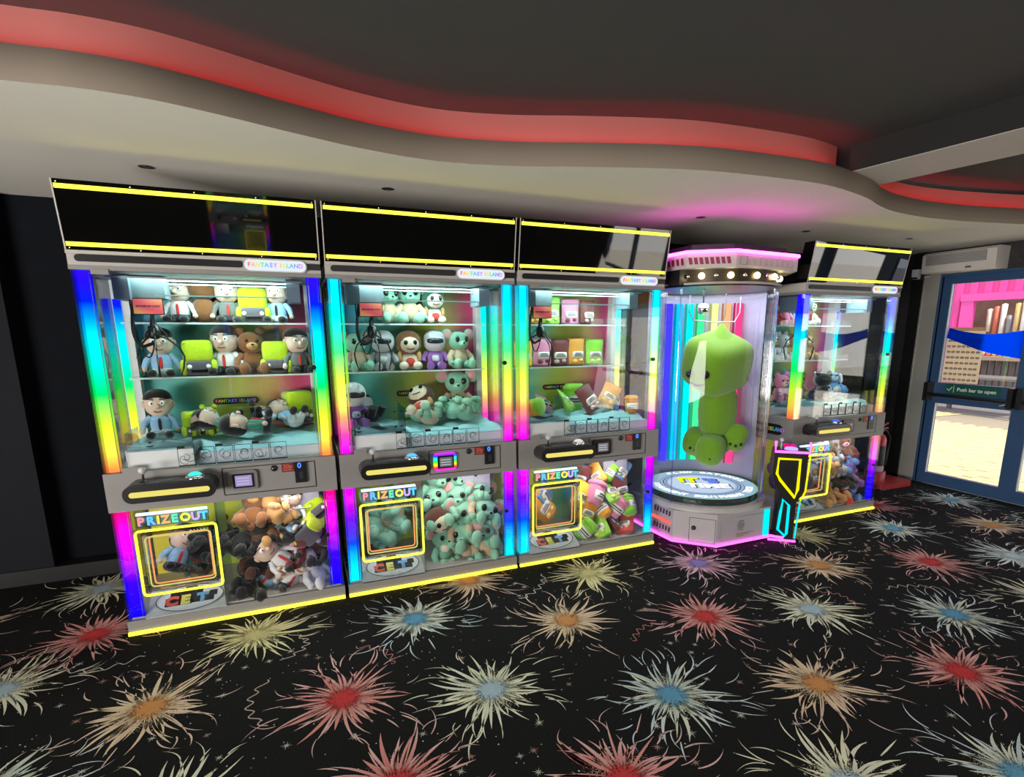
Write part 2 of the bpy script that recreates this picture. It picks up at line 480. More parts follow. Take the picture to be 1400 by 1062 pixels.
for i, (x, y, lab) in enumerate([(-.646, 3.485, 'small unlit recessed ceiling spotlight above the leftmost claw machine'),
                                 (.539, 3.455, 'small unlit recessed ceiling spotlight above second claw machine from left'),
                                 (2.759, 3.402, 'unlit recessed ceiling spotlight in the pink glow, left of the other near the round machine'),
                                 (3.936, 3.512, 'unlit recessed ceiling spotlight right above the rightmost claw machine sign'),
                                 (5.102, 3.42, 'unlit recessed ceiling spotlight nearest the glass doors')]):
    t = thing('recessed_spotlight', lab, 'spotlight', (x, y, ZC), group='recessed ceiling spotlights')
    MB().lathe([(.018, -.0005), (.024, -.005), (.033, -.003), (.035, 0)], n=20).build('ring', M_steel, t)
    MB().lathe([(0, -.001), (.018, -.001)], n=20).build('lens', mat('dark_lens', (.12, .12, .11), .2), t)

# ------------------------------------------------------------------ doors
M_blue = mat('blue_door_paint', (.035, .085, .19), .35, var=.12, scale=9)
M_rubber = mat('black_rubber', (.01, .01, .01), .6)
DZ = 2.163
for i in range(4):
    y1 = DY1 - i * LEAF; y0 = y1 - LEAF
    fw = .075
    mb = MB(); X0, X1 = XR + .02, XR + .075
    s_ = fw if i % 2 == 0 else .06
    mb.box(X0, X1, y1 - .078, y1, 0, DZ); mb.box(X0, X1, y0 + .0, y0 + .062, 0, DZ)
    for z0, z1 in ((0, .12), (.875, 1.09), (2.09, DZ)): mb.box(X0, X1, y0 + .062, y1 - .078, z0, z1)
    d = mb.build('door_%d' % (i + 1), M_blue); d['kind'] = 'structure'
    B(X0 + .02, X0 + .028, y0 + .06, y1 - .076, .118, .877).build('glass_pane', M_glass, d)
    B(X0 + .02, X0 + .028, y0 + .06, y1 - .076, 1.088, 2.092).build('glass_pane', M_glass, d)
    mb = MB()
    for z0, z1 in ((.12, .875), (1.09, 2.09)):
        mb.box(X0 + .004, X0 + .016, y1 - .092, y1 - .084, z0, z1)
    mb.build('glazing_bead', M_white, d)
    # push bar
    bar = MB(); bar.tube([(XR - .055, y0 + .06, .955), (XR - .055, y1 - .03, .965)], .016, 10); b0 = bar.build('push_bar', M_black, d)
    for yy in (y0 + .045, y1 - .03):
        B(XR - .085, XR + .02, yy - .022, yy + .022, .90, 1.09).build('bar_bracket', M_black, b0)
    MB().tube([(XR - .07, y0 + .05, .95), (XR - .075, y0 + .12, .925)], .009, 8).build('latch_lever', M_chrome, b0)
    # blue wave transfer on the upper pane
    tp = [(3.61, 1.654), (3.52, 1.625), (3.434, 1.609), (3.34, 1.594), (3.239, 1.587), (3.09, 1.601), (2.956, 1.625)]
    bt = [(2.953, 1.362), (3.076, 1.381), (3.213, 1.406), (3.32, 1.436), (3.415, 1.472), (3.52, 1.512), (3.645 - .02, 1.55)]
    off = -i * LEAF
    nn = 7
    vs = [(X0 + .017, y + off + .005, z) for y, z in tp] + [(X0 + .017, y + off + .005, z) for y, z in bt[::-1]]
    MB().add(vs, [(k, k + 1, nn + k + 1, nn + k) for k in range(nn - 1)]).build('wave_sticker', MATS.get('blue_vinyl') or backlit('blue_vinyl', (.0, .06, 1.0), .8), d)
    sg = B(XR + .012, XR + .019, y1 - .66, y1 - .17, .985, 1.085).build('push_sign', mat('green_sign', (.01, .09, .06), .4), d)
    tm = text_mesh('Push bar to open', .050, .001, .0012, M_white)
    link('lettering', tm, sg, (XR + .009, y1 - .455, 1.033), (pi / 2, 0, -pi / 2))
    MB().tube([(XR + .008, y1 - .19, 1.035), (XR + .008, y1 - .205, 1.015), (XR + .008, y1 - .235, 1.055)], .0045, 6).box(XR + .006, XR + .012, y1 - .252, y1 - .249, 1.0, 1.072).build('tick_mark', M_white, sg)
df = struct('trim_3', MB().box(XR - .01, XR + .1, DY1, DY1 + .02, 0, DZ + .02).box(XR - .01, XR + .1, DYN, DY1, DZ, DZ + .025), M_blue)
mb = MB()
for yy in (.2, -.85, -1.95, -3.05, -4.1): mb.box(XR + .02, XR + .09, yy - .04, yy + .04, 0, DZ)
mb.box(XR + .02, XR + .09, -4.1, .2, 0, .10).box(XR + .02, XR + .09, -4.1, .2, 2.08, DZ).box(XR + .02, XR + .09, -4.1, .2, .80, .86)
wn = mb.build('window_1', M_blue); wn['kind'] = 'structure'
B(XR + .05, XR + .058, -4.1, .2, .1, 2.08).build('glass_pane', M_glass, wn)
# poster on the first leaf's pane
po = B(XR + .052, XR + .054, 3.29, 3.628, 1.097, 1.655).build('menu_poster', backlit('cream_paper', (.85, .75, .62), .6))
tag(po, 'cream poster with rows of small round pictures on the door glass', 'poster')
B(XR + .0515, XR + .0525, 3.29, 3.628, 1.62, 1.655).build('poster_heading', mat('peach_print', (.85, .45, .25), .6), po)
mb = MB()
for r_ in range(8):
    for c_ in range(7):
        yy = 3.60 - c_ * .045 + rnd.uniform(-.004, .004); zz = 1.13 + r_ * .056
        mb.lathe([(.006, 0), (.011, .001), (.017, .001), (.019, 0)], n=10)
        for k in range(40):
            a = mb.v[-40 + k]; mb.v[-40 + k] = (XR + .0515 - a[2] * .5, yy + a[0], zz + a[1] * .62)
mb.build('printed_rings', mat('grey_brown_print', (.22, .17, .14), .6, var=.5, scale=14), po)['kind'] = 'stuff'

# air curtain above the door and a small sensor
t = thing('air_curtain', 'white wall mounted air curtain with grey grille above the doors', 'heater', (XR, 3.5, 2.29))
mb = MB(); mb.rrect(-.34, .34, -.10, .105, 0, .001, .02)
body = MB().extr([(-.19, -.33, -.09), (-.2, -.33, .08), (-.16, -.33, .105), (0, -.33, .105), (0, -.33, -.10), (-.15, -.33, -.10)], (0, .66, 0)).build('housing', mat('cream_plastic', (.62, .58, .55), .5, var=.03), t)
B(-.206, -.194, -.25, .29, -.02, .075).build('grille', mat('grille_grey', (.26, .24, .24), .7, var=.3, scale=120), t)
for k in range(6): B(-.209, -.203, -.25, .29, -.016 + k * .016, -.012 + k * .016).build('grille_slat', M_greyL, t)
B(-.2, -.19, -.13, -.08, -.075, -.06).build('logo_plate', M_steel, t)
t = thing('door_sensor', 'small white sensor box on the dark wall left of air curtain', 'sensor', (XR - .02, 3.97, 2.21))
B(-.05, .0, -.035, .035, -.05, .05).build('housing', M_white, t)
B(-.06, -.05, -.03, .03, -.048, -.03).build('lens', M_black, t)
MB().tube([(0, -.03, -.03), (.0, -.12, -.03)], .006, 6).build('cable', M_white, t)

# ------------------------------------------------------------------ outside
M_paving = None
mp, nt, out = newmat('sandy_block_paving')
b = nt.nodes.new('ShaderNodeBsdfPrincipled'); b.inputs['Roughness'].default_value = .9
tc = nt.nodes.new('ShaderNodeTexCoord'); nz = nt.nodes.new('ShaderNodeTexNoise'); nz.inputs['Scale'].default_value = 9
nt.links.new(tc.outputs['Object'], nz.inputs['Vector'])
r = nt.nodes.new('ShaderNodeValToRGB'); r.color_ramp.elements[0].color = (.50, .40, .20, 1); r.color_ramp.elements[1].color = (.66, .56, .32, 1)
nt.links.new(nz.outputs['Fac'], r.inputs[0]); nt.links.new(r.outputs[0], b.inputs['Base Color']); nt.links.new(b.outputs[0], out.inputs[0])
g0 = struct('ground_outside', B(XR + .14, 30, -12, 22, -.12, -.03), mat('paving_joint_sand', (.30, .25, .18), .95))
pm = B(-.148, .148, -.048, .048, -.05, 0).mesh('paver', mp)
cnt = 0
for ix in range(24):
    for iy in range(40):
        x = 6.5 + ix * .3055 + (.15 if iy % 2 else 0) - .0; y = 2.6 + iy * .1045
        # only what the door panes can show
        if y < (x - 6.15) * .43 + 2.3 or y > (x - 6.15) * .62 + 3.9: continue
        cnt += 1
        if cnt > 300: break
        o = link('paver', pm, g0, (x, y, -.022 + rnd.uniform(-.003, .003)))
mb = MB()
for ix in range(0, 40):
    for iy in range(0, 170):
        x = 6.5 + ix * .3055 + (.15 if iy % 2 else 0); y = -6 + iy * .1045 + (2.6 - int(2.6 / .1045) * .1045) * 0
        yy = 2.6 + (iy - 82) * .1045
        inwin = ix < 24 and 0 <= (iy - 82) < 40 and not (yy < (x - 6.15) * .43 + 2.3 or yy > (x - 6.15) * .62 + 3.9)
        if inwin and ix < 24: continue
        if x > 12.4: continue
        mb.add([(x - .148, yy - .048, -.022), (x + .148, yy - .048, -.022), (x + .148, yy + .048, -.022), (x - .148, yy + .048, -.022)], [(0, 1, 2, 3)])
o = mb.build('paving_further', mp, g0); o['kind'] = 'stuff'
B(12.5, 30, -12, 22, -.03, -.012).build('tarmac', mat('pale_tarmac', (.20, .19, .20), .9, var=.1, scale=3), g0)
# pink kiosk
M_pink = mat('pink_cladding', (.72, .055, .30), .5, var=.04)
kx = 14.0
k = thing('pink_kiosk', 'bright pink corrugated kiosk seen through the door glass', 'kiosk', (kx, 8, 0))
mb = MB()
pts = []
y = -6.0
while y < 6.0:
    if y < -1.0 or y > .15:
        pass
    pts.append((0, y)); pts.append((.0, y + .10)); pts.append((-.05, y + .14)); pts.append((-.05, y + .24)); y += .28
vs = [(a, b_, 2.45) for a, b_ in pts] + [(a, b_, 3.6) for a, b_ in pts]
m_ = len(pts)
mb.add(vs, [(i, i + 1, m_ + i + 1, m_ + i) for i in range(m_ - 1)]).build('corrugated_top', M_pink, k)
p2 = [p for p in pts if p[1] > -.02]
vs = [(a, b_, 0) for a, b_ in p2] + [(a, b_, 2.45) for a, b_ in p2]; m_ = len(p2)
MB().add(vs, [(i, i + 1, m_ + i + 1, m_ + i) for i in range(m_ - 1)]).build('corrugated_side', M_pink, k)
B(-.1, 0, -6, -.02, 2.30, 2.46).build('fascia_board', mat('pink_board', (.80, .07, .36), .4), k)
for yy in (-.22, -2.8): B(-.08, .02, yy - .07, yy + .18, 0, 2.3).build('post', MATS['pink_board'], k)
B(1.6, 1.7, -6, 2.5, 0, 3.4).build('inner_wall', mat('kiosk_inside', (.20, .13, .09), .8, var=.5, scale=4), k)
B(-.35, .3, -6, -.1, 1.02, 1.10).build('counter_top', mat('counter_wood', (.35, .24, .18), .6), k)
for i in range(22): B(-.06, -.02, -.35 - i * .13, -.27 - i * .13, .1, 1.02).build('counter_slat', mat('grey_slats', (.12, .12, .13), .7), k)
colr = [(.8, .75, .6), (.7, .2, .12), (.85, .85, .8), (.3, .3, .32), (.75, .55, .2), (.9, .9, .9), (.5, .35, .3), (.8, .4, .2)]
for i in range(14):
    c_ = colr[i % 8]
    MB().lathe([(.0, 0), (.045, .01), (.055, .5 + .1 * (i % 3)), (0, .52 + .1 * (i % 3))], (.35, -.42 - i * .13, 1.62 - .05 * (i % 4)), 10).build('hanging_tube', mat('tube_colour_%d' % (i % 8), c_, .5), k)
for i in range(16):
    c_ = colr[(i * 3) % 8]
    MB().ell((-.05, -.4 - i * .11, 1.17), (.05, .05, .08), .8, 8, 6).build('counter_goods', mat('tube_colour_%d' % ((i * 3) % 8), c_, .5), k)
t = thing('outdoor_bench_table', 'dark slatted outdoor table with papers standing before the pink kiosk', 'table', (12.6, 6.6, -.012))
for i in range(5): B(-.4 + i * .17, -.26 + i * .17, -.9, .9, .72, .76).build('slat', mat('weathered_wood', (.16, .14, .13), .8), t)
for yy in (-.8, .7):
    for xx in (-.38, .3): B(xx, xx + .07, yy, yy + .07, 0, .72).build('leg', MATS['weathered_wood'], t)
B(-.3, -.05, .1, .4, .761, .775).build('paper', M_white, t)
t = thing('outdoor_bench_table', 'dark slatted outdoor table left of the other, half behind poster', 'table', (13.0, 8.6, -.012))
for i in range(5): B(-.4 + i * .17, -.26 + i * .17, -.8, .8, .72, .76).build('slat', MATS['weathered_wood'], t)
for yy in (-.7, .6):
    for xx in (-.38, .3): B(xx, xx + .07, yy, yy + .07, 0, .72).build('leg', MATS['weathered_wood'], t)

# ------------------------------------------------------------------ carpet print
M_print = attr_print('carpet_motif_print')
PAL = {'r': [(.62, .05, .05), (.75, .32, .28), (.80, .50, .46)], 'o': [(.68, .30, .10), (.82, .64, .42), (.82, .60, .48)], 'b': [(.14, .36, .52), (.74, .74, .56), (.66, .74, .76)],
       'c': [(.46, .58, .64), (.86, .82, .56), (.84, .80, .60)], 'y': [(.66, .62, .28), (.84, .78, .40), (.80, .74, .46)], 'p': [(.30, .24, .56), (.80, .42, .46), (.80, .62, .66)],
       'w': [(.60, .70, .70), (.78, .82, .76), (.78, .80, .76)]}


def burst(kind, seed, R=.34):
    q = random.Random(seed); mb = MB(); c0, c1, c2 = PAL[kind]

    def petal(a, r0, r1, wd, bend, ca, cb, al=1.15, seg=7):
        vs = []; cl = []
        for i in range(seg + 1):
            t = i / seg; rr = r0 + (r1 - r0) * t; aa = a + bend * t * t
            wv = wd * max(.06, sin(pi * (.18 + .82 * t)) ** .8)
            p = Vector((cos(aa) * rr, sin(aa) * rr)); nrm = Vector((-sin(aa), cos(aa)))
            for sgn in (-1, 1):
                vs.append((p.x + nrm.x * wv * sgn, p.y + nrm.y * wv * sgn, 0)); cl.append((*[ca[k] * (1 - t) + cb[k] * t for k in range(3)], al))
        mb.add(vs, [(2 * i, 2 * i + 1, 2 * i + 3, 2 * i + 2) for i in range(seg)], 0, False, cl)
    N = 46
    cm = tuple(.5 * (c0[k] + c1[k]) for k in range(3))
    for i in range(N + 6):
        a = 2 * pi * (i + q.uniform(-.5, .5)) / (N + 6)
        petal(a, .02, R * q.uniform(.48, .92), .0076 * q.uniform(.6, 1.35), q.uniform(-.32, .32), cm if q.random() < .6 else c1, c2 if q.random() < .6 else c1)
    for i in range(22):
        a = q.uniform(0, 2 * pi); r0 = R * q.uniform(.68, .9)
        petal(a, r0, r0 + R * q.uniform(.18, .45), .0030 * q.uniform(.7, 1.3), q.uniform(-.22, .22), c2, c2, .95)
    # speckled centre glow
    n_ = 28
    for rad, al0, al1, col, z in ((.165, .7, .0, c1, .0004), (.095, 1.1, .0, c0, .0008)):
        rs = [0, .5, .8, 1.0]; vs = [(0, 0, z)]; cl = [(*col, al0)]
        for rr in rs[1:]:
            for k_ in range(n_):
                aa = 2 * pi * k_ / n_; vs.append((cos(aa) * rad * rr, sin(aa) * rad * rr, z)); cl.append((*col, al0 + (al1 - al0) * rr ** 1.5))
        fs = [(0, 1 + k_, 1 + (k_ + 1) % n_) for k_ in range(n_)]
        for j in range(2):
            fs += [(1 + j * n_ + k_, 1 + (j + 1) * n_ + k_, 1 + (j + 1) * n_ + (k_ + 1) % n_, 1 + j * n_ + (k_ + 1) % n_) for k_ in range(n_)]
        mb.add(vs, fs, 0, False, cl)
    return mb.mesh('firework_motif', M_print)


BUR = [(-.35, 3.061, 'y'), (-1.158, 3.404, 'r'), (-.735, 2.584, 'o'), (.051, 2.319, 'r'), (.478, 2.894, 'b'), (1.274, 2.537, 'o'), (.681, 2.118, 'c'), (1.419, 1.766, 'b'),
       (1.691, 3.043, 'y'), (2.03, 2.26, 'r'), (2.484, 2.876, 'p'), (2.664, 2.082, 'c'), (2.1, 1.562, 'o'), (3.604, 3.024, 'y'), (3.239, 2.513, 'o'), (4.021, 2.247, 'r'),
       (4.446, 2.811, 'b'), (3.373, 1.716, 'b'), (2.814, 1.362, 'r'), (5.755, 3.12, 'b'), (5.3, 2.523, 'o'), (4.685, 2.077, 'w'), (4.911, 3.304, 'r'), (.195, 1.74, 'r'),
       (.967, 1.44, 'r'), (1.704, 1.10, 'c'), (2.325, .88, 'b'), (-1.398, 2.99, 'c'), (-1.301, 4.058, 'c'), (.901, 3.25, 'o'), (-1.9, 3.75, 'o'), (-2.1, 3.3, 'b'), (-.55, 1.9, 'c'),
       (4.1, 1.6, 'c'), (5.45, 1.8, 'r'), (3.0, .7, 'o'), (-1.2, 2.25, 'b'), (4.9, 1.35, 'y'), (3.6, 1.05, 'r'), (0.4, 1.2, 'y'), (1.2, .8, 'o'), (5.75, 2.45 - .2, 'w')]
bm = {}
for i, (x, y, k_) in enumerate(BUR):
    key = (k_, i % 2)
    if key not in bm: bm[key] = burst(k_, 11 + i)
    link('firework_motif', bm[key], floor, (x, y, .001), (0, 0, rnd.uniform(0, 6.28)))
# squiggles, small stars and dots of the carpet print
mb = MB(); q = random.Random(5)


def ribbon(pts, wd, col, z=.0006, al=1.1):
    vs = []; cl = []
    for i, p in enumerate(pts):
        a = pts[max(i - 1, 0)]; b_ = pts[min(i + 1, len(pts) - 1)]
        t = Vector((b_[0] - a[0], b_[1] - a[1])).normalized()
        for s_ in (-1, 1): vs.append((p[0] - t.y * wd * s_, p[1] + t.x * wd * s_, z)); cl.append((*col, al))
    mb.add(vs, [(2 * i, 2 * i + 1, 2 * i + 3, 2 * i + 2) for i in range(len(pts) - 1)], 0, False, cl)


taken = [(x, y) for x, y, _ in BUR]
for i in range(170):
    x, y = q.uniform(-2.6, 6.0), q.uniform(.5, 4.0)
    if min((x - a) ** 2 + (y - b_) ** 2 for a, b_ in taken) < .28 ** 2: continue
    a = q.uniform(0, 6.28); L = q.uniform(.22, .38); N = 44; ph = q.uniform(0, 6); cv = q.uniform(-2, 2)
    pts = []
    for k_ in range(N):
        t = k_ / (N - 1) - .5; lx = t * L; ly = .016 * sin(t * 32 + ph) + cv * t * t * .2
        pts.append((x + lx * cos(a) - ly * sin(a), y + lx * sin(a) + ly * cos(a)))
    ribbon(pts, .0028, q.choice([(.62, .60, .50), (.60, .46, .38), (.50, .18, .15), (.66, .64, .56)]))
    taken.append((x, y))
for i in range(620):
    x, y = q.uniform(-2.6, 6.1), q.uniform(.4, 4.2)
    if min((x - a) ** 2 + (y - b_) ** 2 for a, b_, _ in BUR) < .22 ** 2: continue
    c_ = q.choice([(.66, .63, .52), (.60, .58, .52), (.46, .28, .22)]); a0 = q.uniform(0, 3)
    R_ = q.uniform(.019, .030)
    for k_ in range(4):
        a = a0 + pi * k_ / 4; rr = R_ * (1 if k_ % 2 == 0 else .7)
        mb.add([(x - cos(a) * rr, y - sin(a) * rr, .0007), (x + sin(a) * .0022, y - cos(a) * .0022, .0007), (x + cos(a) * rr, y + sin(a) * rr, .0007), (x - sin(a) * .0022, y + cos(a) * .0022, .0007)], [(0, 1, 2, 3)], 0, False, [(*c_, 1.05)] * 4)
for i in range(2600):
    x, y = q.uniform(-2.6, 6.1), q.uniform(.4, 4.2); d_ = q.uniform(.0024, .0042)
    mb.add([(x - d_, y, .0006), (x, y - d_, .0006), (x + d_, y, .0006), (x, y + d_, .0006)], [(0, 1, 2, 3)], 0, False, [(.7, .67, .6, 1.2)] * 4)
o = mb.build('carpet_stars_and_squiggles', M_print, floor); o['kind'] = 'stuff'

# ------------------------------------------------------------------ claw machines
W = 1.1135
LET = [('P', (.95, .30, .30)), ('R', (.15, .55, .95)), ('I', (1.0, .75, .10)), ('Z', (1.0, .45, .15)), ('E', (.15, .85, .45)), ('O', (1.0, .90, .10)), ('U', (.62, .42, .95)), ('T', (.10, .70, .95))]
RAIN = [(.9, .15, .2), (.95, .5, .1), (.85, .75, .1), (.2, .7, .3), (.1, .55, .85), (.3, .3, .85), (.65, .25, .8)]


def multi_word(word, size, parent, x, y, z, emit=0, tagn='l', gap=None, rot=FRONT, ext=.002, dirv=(1, 0, 0)):
    """coloured letters in a row"""
    wid = {'I': .34, 'N': .78, 'A': .72, 'S': .66, 'L': .56, 'D': .76, 'F': .58, 'Y': .66, 'T': .62, ' ': .38}
    tot = sum(wid.get(c, .68) for c in word) * size
    p = -tot / 2
    for i, c in enumerate(word):
        w_ = wid.get(c, .68) * size
        if c != ' ':
            col = RAIN[i % 7]
            m = emis('lit_letter_%d' % (i % 7), col, .9) if emit else mat('letter_colour_%d' % (i % 7), col, .4)
            link('letter', text_mesh(c, size, ext, size * .03, m), parent, (x + dirv[0] * (p + w_ / 2), y + dirv[1] * (p + w_ / 2), z), rot)
        p += w_


def claw_machine(x0, y0, h0, label, ring='silver', btn=(.05, .75, .6), left_open=False):
    t = thing('claw_machine', label, 'claw machine', (x0, y0, 0))
    DP = .72
    # base
    MB().box(0, W, .0, DP, .02, .085).build('base_sill', M_grey, t)
    B(.03, W - .03, .02, DP, 0, .02).build('plinth', M_black, t)
    B(0.0, W - .002, -.012, .004, .006, .024).build('base_light_strip', M_yel, t)
    B(.02, W - .02, .02, DP - .02, .085, .095).build('bin_floor', M_greyL, t)
    # middle band
    cp_ = B(0, W, -.004, .05, .70, .905).build('control_panel', M_grey, t)
    for a, b_ in ((0, .02), (W - .02, W)): B(a, b_, .05, DP, .70, .905).build('side_band', M_grey, t)
    B(0.02, W - .02, .05, DP - .02, .86, .90).build('deck', M_whiteacr, t)
    # recessed service door outline
    e_ = .0022
    mb = MB(); xa, xb, za, zb = .53, 1.0, .735, .885
    for q_ in ((xa, xb, za - e_, za + e_), (xa, xb, zb - e_, zb + e_), (xa - e_, xa + e_, za, zb), (xb - e_, xb + e_, za, zb)): mb.box(q_[0], q_[1], -.006, -.003, q_[2], q_[3])
    mb.build('service_door_joint', M_black, cp_)
    # screen
    scn = MB().rrect(.555, .70, .757, .868, -.022, -.004, .02).build('display_bezel', {'silver': M_steel, 'rgb': hue_led('rgb_ring', 0, 9.0, .9), 'black': M_black}[ring], cp_)
    B(.578, .682, -.026, -.02, .772, .852).build('display_screen', M_black, scn)
    B(.590, .672, -.028, -.024, .782, .842).build('display_picture', emis('display_glow_' + ring, {'silver': (.35, .25, .55), 'rgb': (.12, .13, .13), 'black': (.16, .16, .16)}[ring], .9), scn)
    for k_ in range(3): B(.597, .66, -.029, -.0275, .792 + k_ * .016, .798 + k_ * .016).build('display_text', emis('display_text', (.5, .5, .55), .8), scn)
    MB().lathe([(0, .012), (.012, .012), (.018, .004), (.018, 0)], n=16).build('lock', M_black, cp_).matrix_local = Matrix.Translation((.787, -.004, .862)) @ Matrix.Rotation(pi / 2, 4, 'X')
    ps = B(.825, .888, -.008, -.003, .835, .885).build('price_sticker', mat('dark_red_sticker', (.16, .02, .02), .5), cp_)
    link('lettering', text_mesh('20p', .032, .001, .0005, mat('red_print', (.6, .12, .08), .5)), ps, (.857, -.0095, .867), FRONT)
    B(.835, .88, -.0095, -.008, .845, .849).build('small_print', mat('red_print', (.6, .12, .08)), ps)
    cr = B(.892, .955, -.016, -.003, .768, .888).build('coin_reader', M_black, cp_)
    link('lettering', text_mesh('0', .042, .001, .001, emis('blue_digit', (.05, .15, 1.0), 2.0)), cr, (.918, -.018, .868), FRONT)
    B(.915, .935, -.018, -.015, .79, .83).build('coin_slot', mat('slot_dark', (.03, .03, .04), .3), cr)
    # console
    con = MB(); cxa, cxb, cza, czb = .105, .512, .772, .862
    con.rrect(cxa, cxb, cza, czb, -.14, -.0, .042, 7)
    con = con.build('control_console', M_black, t)
    MB().rrect(cxa + .028, cxb - .028, cza + .031, cza + .058, -.146, -.139, .0132, 5).build('light_bar', M_yelL, con)
    B(cxa + .035, cxb - .03, -.118, -.01, czb - .002, czb + .004).build('console_top', mat('console_grey', (.05, .05, .055), .35), con)
    js = MB().lathe([(.024, 0), (.02, .006), (.006, .01), (.005, .045)], (.185, -.065, czb + .002), 14).build('joystick', M_black, con)
    MB().ell((.185, -.065, czb + .062), (.019, .019, .019)).build('ball_top', mat('pale_ball', (.5, .5, .5), .25), js)
    bt_ = MB().lathe([(.046, 0), (.046, .008), (.036, .016), (.034, .012)], (.412, -.065, czb + .002), 20).build('push_button', M_chrome, con)
    MB().ell((.412, -.065, czb + .012), (.033, .033, .021), lo=0, hi=90).build('lit_dome', emis('button_%d' % int(btn[0] * 100 + btn[2] * 10), btn, 1.1), bt_)
    B(.255, .335, -.095, -.04, czb + .003, czb + .006).build('console_card', mat('card_grey', (.10, .10, .11), .5), con)
    # glass
    B(.005, W - .005, .004, .010, .905, 1.905).build('upper_front_glass', M_glass, t)
    for a, b_ in ((.003, .009), (W - .009, W - .003)):
        B(a, b_, .01, DP - .06, .905, 1.905).build('upper_side_glass', M_glass, t)
        B(a, b_, .01, DP - .06, .085, .70).build('lower_side_glass', M_glass, t)
    B(.478, W - .005, .006, .012, .085, .70).build('lower_front_glass', M_glass, t)
    lk = MB().tube([(W - .075, -.012, 1.42), (W - .075, .004, 1.42)], .014, 10).build('glass_lock', M_black, t)
    MB().tube([(W - .075, -.012, .43), (W - .075, .004, .43)], .013, 10).build('glass_lock', M_black, t)
    # corner brackets under and above the glass
    for xx in (.085,): 
        B(xx, xx + .07, -.006, .006, .90, .93).build('glass_clip', M_grey, t); B(xx, xx + .07, -.006, .006, 1.885, 1.91).build('glass_clip', M_grey, t)
    # LED columns
    led = hue_led('rgb_led_column', h0, None, 1.7)
    led2 = hue_led('rgb_led_column_side', h0, None, .8)
    for z0, z1 in ((.088, .698), (.907, 1.903)):
        for xs in (0, 1):
            fx = (lambda a: a) if xs == 0 else (lambda a: W - a)
            mb = MB(); a, b_ = sorted((fx(.022), fx(.066))); mb.box(a, b_, .026, .032, z0, z1)
            c_ = mb.build('light_column', led, t)
            mb = MB()
            for u in (.012, .072): a, b_ = sorted((fx(u), fx(u + .007))); mb.box(a, b_, .022, .034, z0, z1)
            a, b_ = sorted((fx(.012), fx(.018))); mb.box(a, b_, .034, .085, z0, z1)
            mb.build('light_rib', led2, c_)
            mb = MB()
            a, b_ = sorted((fx(.010), fx(.086))); mb.box(a, b_, .013, .017, z0, z1)
            a, b_ = sorted((fx(.082), fx(.087))); mb.box(a, b_, .017, .06, z0, z1)
            mb.build('column_cover', M_acr, c_)
            # dark spine behind the strip so the colour reads as a lit tube
            a, b_ = sorted((fx(.024), fx(.064)))
            MB().box(a, b_, .037, .041, z0, z1).build('column_spine', M_greyL, c_)
    for xs in (0, 1):
        fx = (lambda a: a) if xs == 0 else (lambda a: W - a)
        a, b_ = sorted((fx(.014), fx(.05)))
        c_ = B(a, b_, .548, .556, .93, 1.80).build('rear_light_column', led, t)
        a, b_ = sorted((fx(.010), fx(.056)))
        B(a, b_, .535, .539, .93, 1.80).build('column_cover', M_acr, c_)
        a, b_ = sorted((fx(.056), fx(.092)))
        B(a, b_, .55, .62, .905, 1.905).build('rear_post', M_white, t)
        a, b_ = sorted((fx(.008), fx(.056)))
        B(a, b_, .56, .60, .905, 1.905).build('rear_post', M_whiteacr, t)
    # back panels
    B(.09, W - .09, .62, .63, .905, 1.905).build('rainbow_back_panel', MATS['rainbow_upper'], t)
    B(.02, W - .02, .62, .63, .095, .70).build('lower_back_panel', MATS['rainbow_lower'], t)
    bp_ = MB().rrect(.445, .70, 1.168, 1.208, .607, .619, .019, 6).build('name_badge', M_black, t)
    multi_word('FANTASY ISLAND', .026, bp_, .5725, .605, 1.188)
    B(0, W, DP - .02, DP, .02, 1.99).build('rear_panel', M_grey, t)
    for z in (1.363, 1.668): B(.085, W - .085, .37, .62, z - .008, z).build('shelf', glassmat('shelf_acrylic', (.93, .97, .98), 1.5), t)
    for z in (1.363, 1.668): B(.085, W - .085, .366, .372, z - .009, z + .001).build('shelf_edge', mat('shelf_edge', (.6, .68, .7), .3), t)
    for z in (1.363, 1.668): B(.085, W - .085, .36, .364, z, z + .045).build('shelf_lip', M_glass, t)
    # playfield
    bed = B(.42, W - .03, .10, .62, .90, .965).build('playfield', M_whiteacr, t)
    B(.03, .42, .30, .62, .90, .965).build('playfield_left', M_whiteacr, t)
    mb = MB(); NX, NY = 26, 12
    vs = []
    for j in range(NY + 1):
        for i in range(NX + 1):
            x = .035 + (W - .07) * i / NX; y = .11 + .50 * j / NY
            inch = x < .42 and y < .31
            z = 1.0 + .012 * sin(i * 1.3 + j * .8) + .008 * sin(i * .5 - j * 1.7) - (.0 if not inch else .0)
            if j == 0 or i in (0, NX): z = .966
            vs.append((x, y if not (inch) else .31, z))
    mb.add(vs, [(j * (NX + 1) + i, j * (NX + 1) + i + 1, (j + 1) * (NX + 1) + i + 1, (j + 1) * (NX + 1) + i) for j in range(NY) for i in range(NX)], 0, True)
    mb.build('cloth_bed', mat('pale_blue_fleece', (.50, .82, .86), .9, var=.06, scale=14, bump=.4, bscale=90), t)
    ch = MB().box(.10, .40, .045, .052, .90, 1.0).build('chute_front', M_white, t)
    B(.10, .40, .052, .30, .96, .966).build('chute_ledge', mat('chute_board', (.52, .56, .66), .5), ch)
    mb = MB(); mb.box(.40, .405, .05, .31, .966, 1.16).box(.10, .40, .305, .31, .966, 1.13).box(.10, .105, .05, .31, .966, 1.10)
    mb.build('chute_guard', M_acr, t)
